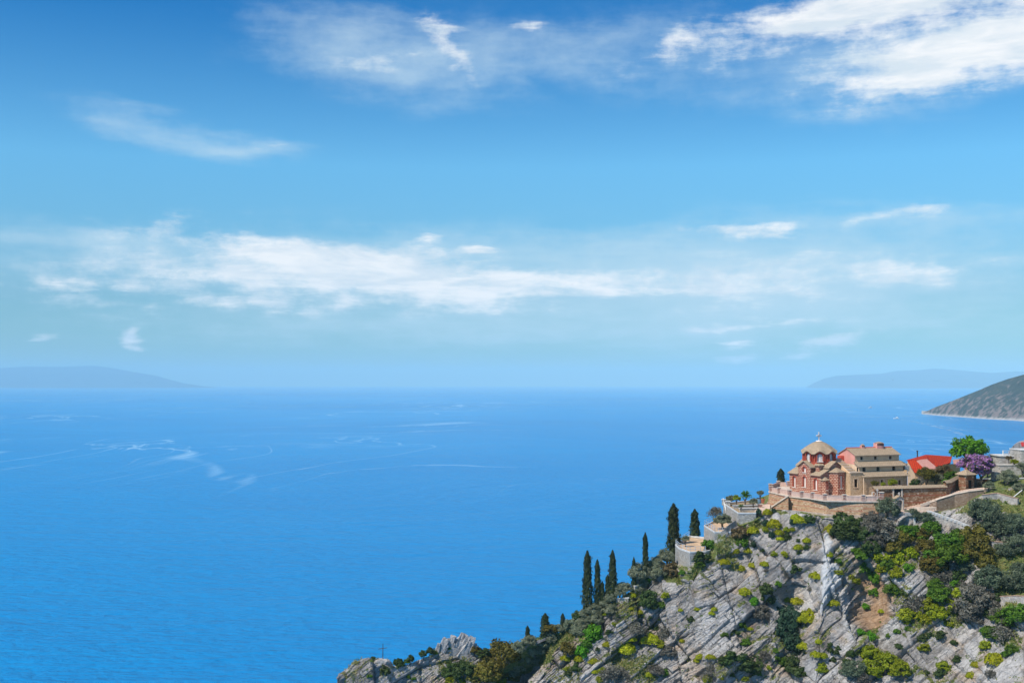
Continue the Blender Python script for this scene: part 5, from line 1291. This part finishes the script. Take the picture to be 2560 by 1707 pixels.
SPOTS = [
 (5, 's', [(533,145,28),(598,243,48),(765,183,28),(812,208,36),(415,297,32),(630,312,30),(632,357,22),(175,557,34),(308,612,26),(338,812,34),(862,375,30),(1072,300,45),(948,675,38),(772,880,40),(1073,898,38),(870,1030,65),(945,1335,32),(1000,1345,28),(850,1265,33),(962,1225,22),(385,1113,20),(25,1530,30),(200,1360,24),(895,965,25)]),
 (5, 'y', [(692,278,25),(740,278,22),(590,488,25),(680,497,28),(515,282,26),(268,465,25),(545,1440,22),(145,1525,24),(990,1445,50),(1130,640,32),(1060,495,28),(1258,705,45),(700,870,26),(350,1530,30)]),
 (5, 'p', [(568,335,28),(520,240,28),(585,130,22),(745,228,26),(415,412,26),(710,1050,85),(735,1255,80),(690,1150,85),(280,600,22)]),
 (5, 'd', [(690,345,38),(865,430,28),(770,620,55),(525,790,55),(525,860,55),(320,1410,100),(250,1370,70),(400,1440,75),(180,1385,55),(750,1420,85),(830,1480,55),(255,1150,34),(880,200,42),(800,475,22),(505,450,18),(790,370,18),(1110,1310,28),(1080,1370,28),(235,1500,26)]),
 (5, 'h', [(1210,290,95),(1170,215,75)]),
 (5, 'k', [(480,985,75)]),
 (5, 'a', [(510,1340,60),(890,780,24),(40,1430,50),(680,650,26),(520,620,20)]),
 (5, 'b', [(620,740,33),(430,885,42),(1300,1150,42),(1400,1180,42),(1360,930,28)]),
 (5, 'r', [(300,320,62),(345,300,48)]),
 (5, 'g', [(320,390,50),(60,400,60),(1125,545,30),(660,1390,40),(600,1300,26)]),
 (6, 'o', [(330,105,88),(545,150,46),(655,180,58),(1150,125,105),(1310,275,72),(1430,400,95),(1430,720,95),(1200,700,105),(990,590,60),(1170,255,58),(45,1450,80),(1440,590,50)]),
 (6, 'k', [(200,260,80),(300,310,105),(1050,900,125),(1190,870,70),(1050,1010,90)]),
 (6, 'a', [(830,670,66),(570,920,68),(660,500,55),(1310,1150,85),(120,1540,55),(1200,1500,40)]),
 (6, 'e', [(830,400,105),(860,500,110),(780,830,85),(700,280,60),(740,750,55)]),
 (6, 'q', [(1070,330,90),(1080,470,105),(450,350,75),(390,430,60),(640,320,55),(760,600,66)]),
 (6, 'y', [(440,530,68),(290,520,56),(540,480,44),(300,610,48),(960,830,62),(680,930,62),(750,985,66),(860,940,58),(520,1020,66),(650,1035,48),(1160,1250,46),(640,1270,42),(410,650,48),(850,1080,36),(800,1430,42)]),
 (6, 'b', [(240,700,48),(225,810,38),(905,740,44),(510,600,40),(190,650,36)]),
 (6, 's', [(1235,1385,48),(1080,1415,24),(1030,1510,28),(280,965,18)]),
 (6, 'd', [(915,1365,34),(790,1170,38),(620,1190,38),(690,1160,26),(430,1260,28),(890,1230,26),(660,1480,22),(780,1480,40)]),
 (6, 'g', [(370,790,56),(1300,1030,88),(1430,1000,80),(1190,1150,50),(500,1110,24),(415,1135,24),(350,1170,20),(120,480,70),(140,600,60)]),
 (4, 'o', [(1220,195,82),(1100,215,68),(1120,285,78),(920,400,105),(1020,310,68),(770,520,74),(720,590,78),(615,665,68),(555,720,58),(450,780,78),(370,830,78),(330,920,78),(210,970,78),(60,1000,58),(300,1020,66),(480,885,66)]),
 (4, 'd', [(270,855,58),(1030,680,100),(1105,745,56),(270,1400,62),(180,1455,42),(1480,890,36),(930,850,32),(1600,225,78),(930,735,20)]),
 (4, 'g', [(1150,735,48),(1580,300,48),(1390,390,38),(1020,480,54),(1190,1460,48),(400,1130,90)]),
 (4, 'b', [(440,1040,85),(340,1240,85)]),
 (4, 'y', [(1210,630,46),(410,930,38),(440,850,33),(530,1430,44),(510,1530,48),(160,1410,38),(1170,1160,44),(1655,1540,36),(660,940,26)]),
 (4, 's', [(845,775,22),(865,630,33),(570,830,20),(290,1320,34),(150,1310,34),(440,1340,38),(455,1450,27),(580,1160,34),(768,1215,66),(825,1100,40),(990,1120,43),(1085,1120,56),(1040,1480,38),(1550,780,26),(1140,880,26),(1370,790,18)]),
 (4, 'q', [(170,1200,76),(240,1220,72)]),
 (4, 'a', [(640,1480,105),(760,1470,78),(1200,1050,76),(1110,490,33),(700,880,46),(1660,1500,58),(900,1000,76)]),
 (4, 'k', [(930,1060,92),(1240,1230,80),(1100,1440,78)]),
 (4, 'r', [(1290,380,90)]),
 (7, 'q', [(1760,580,145),(1600,690,145),(1560,790,135),(1460,500,58),(2250,290,66),(1870,810,58)]),
 (7, 'h', [(1340,750,108),(1200,760,78),(1540,540,66)]),
 (7, 'o', [(1920,500,68),(2080,500,105),(1970,600,88),(1850,740,105),(2060,610,80)]),
 (7, 'd', [(780,565,36),(645,610,36),(660,665,44),(910,560,40),(990,530,38),(510,735,55),(1180,690,48),(390,605,24)]),
 (7, 'g', [(1030,550,30),(740,640,34),(350,790,28),(760,800,24),(820,820,24),(1200,500,22),(1970,450,40)]),
 (7, 'y', [(1760,845,38),(1200,845,52),(1330,850,50),(1680,840,50)]),
]
EXTRA = [  # further shrubs that fill the thickets: kind, polygon, how many, radius range in pixels
    ('h', [(2110, 1290), (2180, 1290), (2200, 1390), (2130, 1380)], 3, (17, 24)), ('g', [(2200, 1330), (2300, 1320), (2330, 1400), (2210, 1420)], 6, (13, 20)), ('k', [(2170, 1310), (2240, 1310), (2240, 1370), (2180, 1360)], 3, (18, 26)),
    ('q', [(2300, 1330), (2460, 1340), (2470, 1420), (2320, 1420)], 5, (15, 24)), ('e', [(2330, 1330), (2430, 1350), (2430, 1410), (2340, 1400)], 3, (16, 24)), ('d', [(2380, 1440), (2540, 1430), (2540, 1600), (2420, 1580)], 9, (9, 18)),
    ('a', [(2300, 1440), (2480, 1450), (2540, 1560), (2400, 1560)], 6, (12, 20)), ('g', [(2420, 1520), (2560, 1500), (2560, 1640), (2470, 1640)], 6, (9, 17)), ('o', [(2480, 1290), (2580, 1280), (2580, 1460), (2500, 1470)], 6, (18, 28)),
    ('d', [(1450, 1560), (1640, 1480), (1700, 1560), (1500, 1680)], 8, (5, 10)), ('g', [(1760, 1560), (1960, 1520), (1980, 1690), (1780, 1690)], 8, (6, 12)), ('o', [(1300, 1600), (1420, 1560), (1520, 1500), (1640, 1425), (1660, 1435), (1540, 1520), (1440, 1590), (1330, 1640)], 11, (13, 19)),
    ('s', [(1800, 1330), (2000, 1310), (2010, 1420), (1860, 1420)], 5, (5, 9)), ('s', [(1560, 1540), (1800, 1480), (1900, 1680), (1600, 1690)], 8, (5, 9)), ('d', [(2040, 1580), (2150, 1560), (2140, 1690), (2030, 1690)], 5, (7, 12)), ('q', [(1190, 1670), (1290, 1650), (1280, 1700), (1190, 1705)], 3, (14, 20))]
ORD = ['leftmost', 'second', 'third', 'fourth', 'fifth', 'sixth', 'seventh', 'eighth', 'ninth', 'tenth', 'eleventh', 'twelfth', 'thirteenth', 'fourteenth', 'fifteenth', 'sixteenth', 'seventeenth', 'eighteenth', 'nineteenth', 'twentieth']
def zone_of(x, y):
    if x < 1215: return 'on the knoll with the thin cross'
    if x < 1400 and y > 1590: return 'in the hollow beside the pinnacle knoll'
    if x < 1700 and y < 1600 - (x - 1400) * .62: return 'on the ridge below the cypresses'
    if x < 1640: return 'on the lower left rock slope'
    if x < 1840: return 'on the grey slabs below the garden terraces' if y < 1560 else 'at the foot of the grey slabs'
    if x < 2030: return 'just under the church terrace' if y < 1400 else ('on the mid cliff left of the white slab' if y < 1570 else 'low on the cliff centre')
    if x < 2160: return 'around the smooth white slab' if y < 1560 else 'below the smooth white slab'
    if x < 2330: return 'in the thicket under the shrine' if y < 1430 else ('beside the brown gully' if y < 1580 else 'at the bottom right of the gully')
    if y < 1330: return 'on the bank below the stepped path'
    if y < 1460: return 'in the right hand thicket'
    return 'on the right hand slope' if y < 1560 else 'on the lower right rocks'
plants, counts = [], {}
for crop, key, lst in SPOTS:
    ox, oy, sc = CROPS[crop]
    for (x, y, r) in lst: plants.append((key, ox + x / sc, oy + y / sc, r / sc))
def inside(x, y, poly):
    c = False
    for (x0, y0), (x1, y1) in zip(poly, poly[1:] + poly[:1]):
        if (y0 > y) != (y1 > y) and x < (x1 - x0) * (y - y0) / (y1 - y0) + x0: c = not c
    return c
ex = random.Random(21)
for key, poly, n, (r0, r1) in EXTRA:
    xs, ys = [p[0] for p in poly], [p[1] for p in poly]
    while n:
        x, y = ex.uniform(min(xs), max(xs)), ex.uniform(min(ys), max(ys))
        if inside(x, y, poly): plants.append((key, x, y, ex.uniform(r0, r1))); n -= 1
by = {}
for pl_ in plants: by.setdefault((pl_[0], zone_of(pl_[1], pl_[2])), []).append(pl_)
rng = random.Random(5)
for (key, zn), lst in by.items():
    name, shape, mat, stem, words, cat, flat = KINDS[key]
    lst.sort(key=lambda q: q[1])
    for i, (_, x, y, r) in enumerate(lst):
        zc = 1.5 if stem == 'tree' else .62
        base, nrm = hit(x, y + r * (.75 if stem == 'tree' else .50))
        R_ = r * base.y / FPX * (1.30 if stem == 'tree' else 1.30) * (1.12 if x > 2120 else 1.0)
        top_want = at(x, y, base.y).z                       # crown centre in the picture
        lift = (top_want - base.z) / max(R_, .1)
        zc_ = min(max(lift, .35), 1.05)
        if len(lst) == 1: lab = f'the only {words} {zn}'
        else: lab = f'{words} {zn}, ' + ('leftmost' if i == 0 else ('rightmost' if i == len(lst) - 1 else f'{ORD[i]} from left'))
        if key == 'o' and x > 2120: mat = 'leaf_olive_dark'
        yaw = rng.uniform(0, 6.28)
        o = plant(name, base + Vector((0, R_ * .15, -.05)), R_, shape, mat, rng.randrange(4), stem, zc_, yaw, flat * rng.uniform(.80, 1.1), rng.uniform(.85, 1.3), 'crown' if stem == 'tree' else 'foliage', 'trunk' if stem == 'tree' else 'stem')
        for ch in o.children:
            if ch.name.startswith(('trunk', 'stem')): ch.scale.z = zc_ / zc
        tag(o, lab, cat, words + 's ' + zn if len(lst) > 1 else None)

# big yellow-green oak at the foot of the cliff, and trees in the gardens
def tree_at(name, px_, py_, rpx, Y, shape, mat, label, cat, zb, flat=1.0, wide=1.0, var=0):
    c = at(px_, py_, Y); R_ = rpx * Y / FPX
    o = plant(name, (c.x, c.y, zb), R_, shape, mat, var, 'tree', (c.z - zb) / (R_ * flat), .7, flat, wide, 'crown', 'trunk')
    for ch in o.children:
        if ch.name.startswith('trunk'): ch.scale.z = max(.25, (c.z - zb) / (R_ * flat) / 1.5)
    return tag(o, label, cat)
for i, (x, y, r, w) in enumerate(((2172, 1630, 27, 'round left crown'), (2215, 1655, 33, 'tall middle crown'), (2250, 1672, 31, 'right crown'), (2180, 1672, 31, 'low front crown'))):
    b_, _ = hit(x, y + r); tree_at('yellow_oak', x, y, r, b_.y + .6, 'crown', 'leaf_yellow', f'yellow-green oak at the bottom edge below the gully, {w}', 'tree', b_.z, var=i)
tree_at('plane_tree', 2424, 1124, 51, 268, 'airy', 'leaf_bright', 'fresh green broadleaf tree rising behind the purple tree', 'tree', 136.4, .86, 1.05)
tree_at('plane_tree', 2470, 1160, 20, 268, 'airy', 'leaf_bright', 'low green side crown showing right of the purple tree', 'tree', 136.6, .8, 1.0, 1)
tree_at('judas_tree', 2436, 1160, 48, 256.5, 'airy', 'leaf_purple', 'purple flowering Judas tree leaning over the gate pillar', 'tree', 136.4, .66, 1.08)
tree_at('judas_tree', 2455, 1178, 24, 255.8, 'airy', 'leaf_purple', 'lower purple flowering tree beside the path top', 'tree', 136.5, .8, 1.0, 1)
for i, (x, y, r, Y, sh_, mt, lb) in enumerate(((2316, 1186, 27, 260, 'olive', 'leaf_brown', 'thin brown-green fruit tree in front of the red roof'), (2358, 1178, 26, 264, 'olive', 'leaf_rust', 'brownish bushy tree below the red roof ridge'),
        (2380, 1192, 22, 262, 'crown', 'leaf_green', 'dense green bush left of the gate pillar'), (2340, 1196, 20, 261, 'olive', 'leaf_olive', 'pale olive bush in the courtyard centre'), (2287, 1207, 15, 256, 'bush', 'leaf_dark', 'dark low bush at the house corner'), (2366, 1206, 14, 256, 'bush', 'leaf_bright', 'small bright green bush behind the courtyard coping'), (2300, 1204, 14, 257, 'bush', 'leaf_grey', 'grey shrub in front of the house end'))):
    tree_at('courtyard_tree', x, y, r, Y, sh_, mt, lb, 'tree' if r > 18 else 'shrub', ZT - .1, .85, 1.1, i % 4)
for lb, x, y, r, w in (('left vine bush against the stone house wall', 2188, 1208, 11, 1.25), ('right vine bush against the stone house wall', 2232, 1206, 11.5, 1.5), ('middle sprig of vine beside the dark doorway', 2208, 1210, 7, 1.0)):
    tree_at('vine_bush', x, y, r, 251.2, 'bush', 'leaf_brown' if 'left' in lb else 'leaf_yellow', lb, 'shrub', ZT - .1, 1.0, w, 2)
for i, (x, y, r, Y, mt, lb) in enumerate(((2519, 1192, 27, 251, 'leaf_olive', 'leaning grey olive in front of the white walls'), (2473, 1214, 16, 248, 'leaf_olive', 'small olive at the top of the stepped path'), (2556, 1166, 17, 254, 'leaf_olive', 'olive at the picture edge under the white house'), (2536, 1154, 12, 258, 'leaf_yellow', 'yellow-green bush on the lookout platform wall'), (2522, 1144, 9, 261.5, 'leaf_rust', 'dry brown bush under the lookout railing'), (2548, 1218, 18, 246, 'leaf_olive', 'low grey olive at the right picture edge'))):
    tree_at('bank_tree', x, y, r, Y, 'olive', mt, lb, 'tree' if r > 15 else 'shrub', drop(at(x, y, Y).x, Y) - .1 if r > 14 else at(x, y + r, Y).z - .4, .85, 1.1, i % 4)
# cypresses: top pixel, base pixel, half width
CYP = [((1470, 1378), (1469, 1527), 10.5, 'tallest cypress of the ridge, leftmost of the close group'), ((1488, 1400), (1494, 1510), 7.5, 'slim cypress second in the ridge group'), ((1505, 1453), (1506, 1496), 5.5, 'small cypress third in the ridge group'),
       ((1528, 1376), (1532, 1476), 9, 'tall tapering cypress rightmost in the ridge group'), ((1520, 1437), (1520, 1486), 6.5, 'short cypress tucked before the tapering one'), ((1585, 1393), (1585, 1430), 4.5, 'very small cypress alone on the ridge'),
       ((1615, 1332), (1614, 1404), 7, 'slender cypress standing left of the stone terraces'), ((1685, 1260), (1684, 1374), 14, 'broad tall cypress beside the lowest terrace'), ((1737, 1273), (1737, 1342), 10.5, 'cypress behind the middle terrace'),
       ((1407.6, 1533), (1407, 1584), 5.5, 'small cypress above the olive hollow'), ((1359, 1533), (1363, 1610), 10.5, 'ragged wide cypress near the pinnacle knoll'), ((1318.6, 1564), (1319, 1603), 5.2, 'tiny cypress nearest the knoll')]
for i, (t_, b_, hw, lb) in enumerate(CYP):
    base, _ = hit(*b_)
    if i == 7: base = px_at(1684, 254, 120.5)
    if i == 8: base = px_at(1737, 266, 122.5)
    tp = at(t_[0], t_[1], base.y); hgt = tp.z - base.z
    o = plant('cypress', base + Vector((0, .2, -.2)), hgt + .2, 'cypress', 'leaf_cypress', i % 4, 'spire', 0, i * 1.3, 1.0, hw * base.y / FPX / (hgt * .083), 'crown', 'trunk')
    tag(o, lb, 'cypress', 'cypresses along the ridge')
tp = at(1952, 1172, 281); o = plant('cypress', (tp.x, 281, ZT - 3), tp.z - ZT + 3, 'cypress', 'leaf_cypress', 1, 'spire', 0, 0, 1, 1.75, 'crown', 'trunk'); tag(o, 'dark cypress behind the church balustrade', 'cypress', 'cypresses along the ridge')
# plants on the garden terraces
for nm, x, y, r, Y, sh_, mt, lb, zb, fl, wd in (
    ('olive_tree', 1808, 1299, 25, 250, 'olive', 'leaf_olive', 'round grey olive on the middle terrace', 128.1, .75, 1.15), ('olive_tree', 1714, 1346, 12, 250, 'olive', 'leaf_olive', 'small olive on the lowest sandy terrace', 124.3, .85, 1.1),
    ('bare_tree', 1790, 1280, 22, 263, 'twig', 'leaf_grey', 'leafless grey tree behind the middle terrace', 125.0, .8, 1.2), ('blossom_tree', 1826, 1247, 13, 264, 'airy', 'leaf_olive', 'thin white flowering tree on the highest terrace', 131.8, 1.0, 1.2),
    ('green_shrub', 1842, 1245, 11, 262, 'bush', 'leaf_yellow', 'yellow-green shrub at the back of the highest terrace', 131.8, 1.0, 1.2), ('leafy_shrub', 1864, 1242, 17, 264, 'fronds', 'leaf_bright', 'fan shaped bright green plant on the highest terrace', 131.9, 1.1, 1.2),
    ('palm', 1853, 1266, 9, 250, 'fronds', 'leaf_green', 'little palm with drooping fronds on the highest terrace', 131.8, .9, 1.2), ('olive_tree', 1884, 1253, 13, 256, 'olive', 'leaf_olive', 'grey olive in front of the water butt', 131.8, .85, 1.1),
    ('small_tree', 1901, 1232, 10, 264, 'airy', 'leaf_olive', 'spindly pale tree beside the church bastion', 132.2, .9, 1.3), ('climber', 1897, 1281, 10, 246.6, 'bush', 'leaf_pine', 'dark climber hanging at the terrace corner', 130.2, 1.3, .8)):
    tree_at(nm, x, y, r, Y, sh_, mt, lb, 'tree' if 'tree' in nm or nm == 'palm' else 'shrub', zb, fl, wd, 1)
# grasses and small herbs on ledges: uncountable
def build_grass():
    g_ = np.random.default_rng(3)
    P = CP[NB + 2:NB + NF - 2, ::1].reshape(-1, 3); V = CA_[NB + 2:NB + NF - 2, ::1, 0].ravel()
    w = np.clip(V - .25, 0, 1) ** 1.3 + .012; idx = g_.choice(len(P), 26000, p=w / w.sum())
    p = P[idx] + g_.normal(0, .12, (len(idx), 3)); n = np.tile(np.array([0, -.7, .5]), (len(idx), 1))
    me = leaf_mesh('grass', p + np.array([0, -.05, .10]), n, .13, g_, 'leaf_grass', 1.6, up=1)
    return tag(link(bpy.data.objects.new('grass', me)), kind='stuff')
build_grass()
def build_herbs():
    g_ = np.random.default_rng(8)
    P = CP[NB + 4:NB + NF - 2].reshape(-1, 3); V = CA_[NB + 4:NB + NF - 2].reshape(-1, 4)
    w = (.03 + np.clip(V[:, 0], 0, 1) * .5) * (1 - .9 * V[:, 1]); idx = g_.choice(len(P), 900, p=w / w.sum())
    pts, nr = [], []
    for c_ in P[idx]:
        r = g_.uniform(.15, .55); u = sph(g_, 26); u[:, 2] = np.abs(u[:, 2]); pts.append(c_ + u * r); nr.append(u)
    me = leaf_mesh('ground_herbs', np.concatenate(pts), np.concatenate(nr), .085, g_, 'leaf_green', 1.4)
    return tag(link(bpy.data.objects.new('ground_herbs', me)), kind='stuff')
build_herbs()
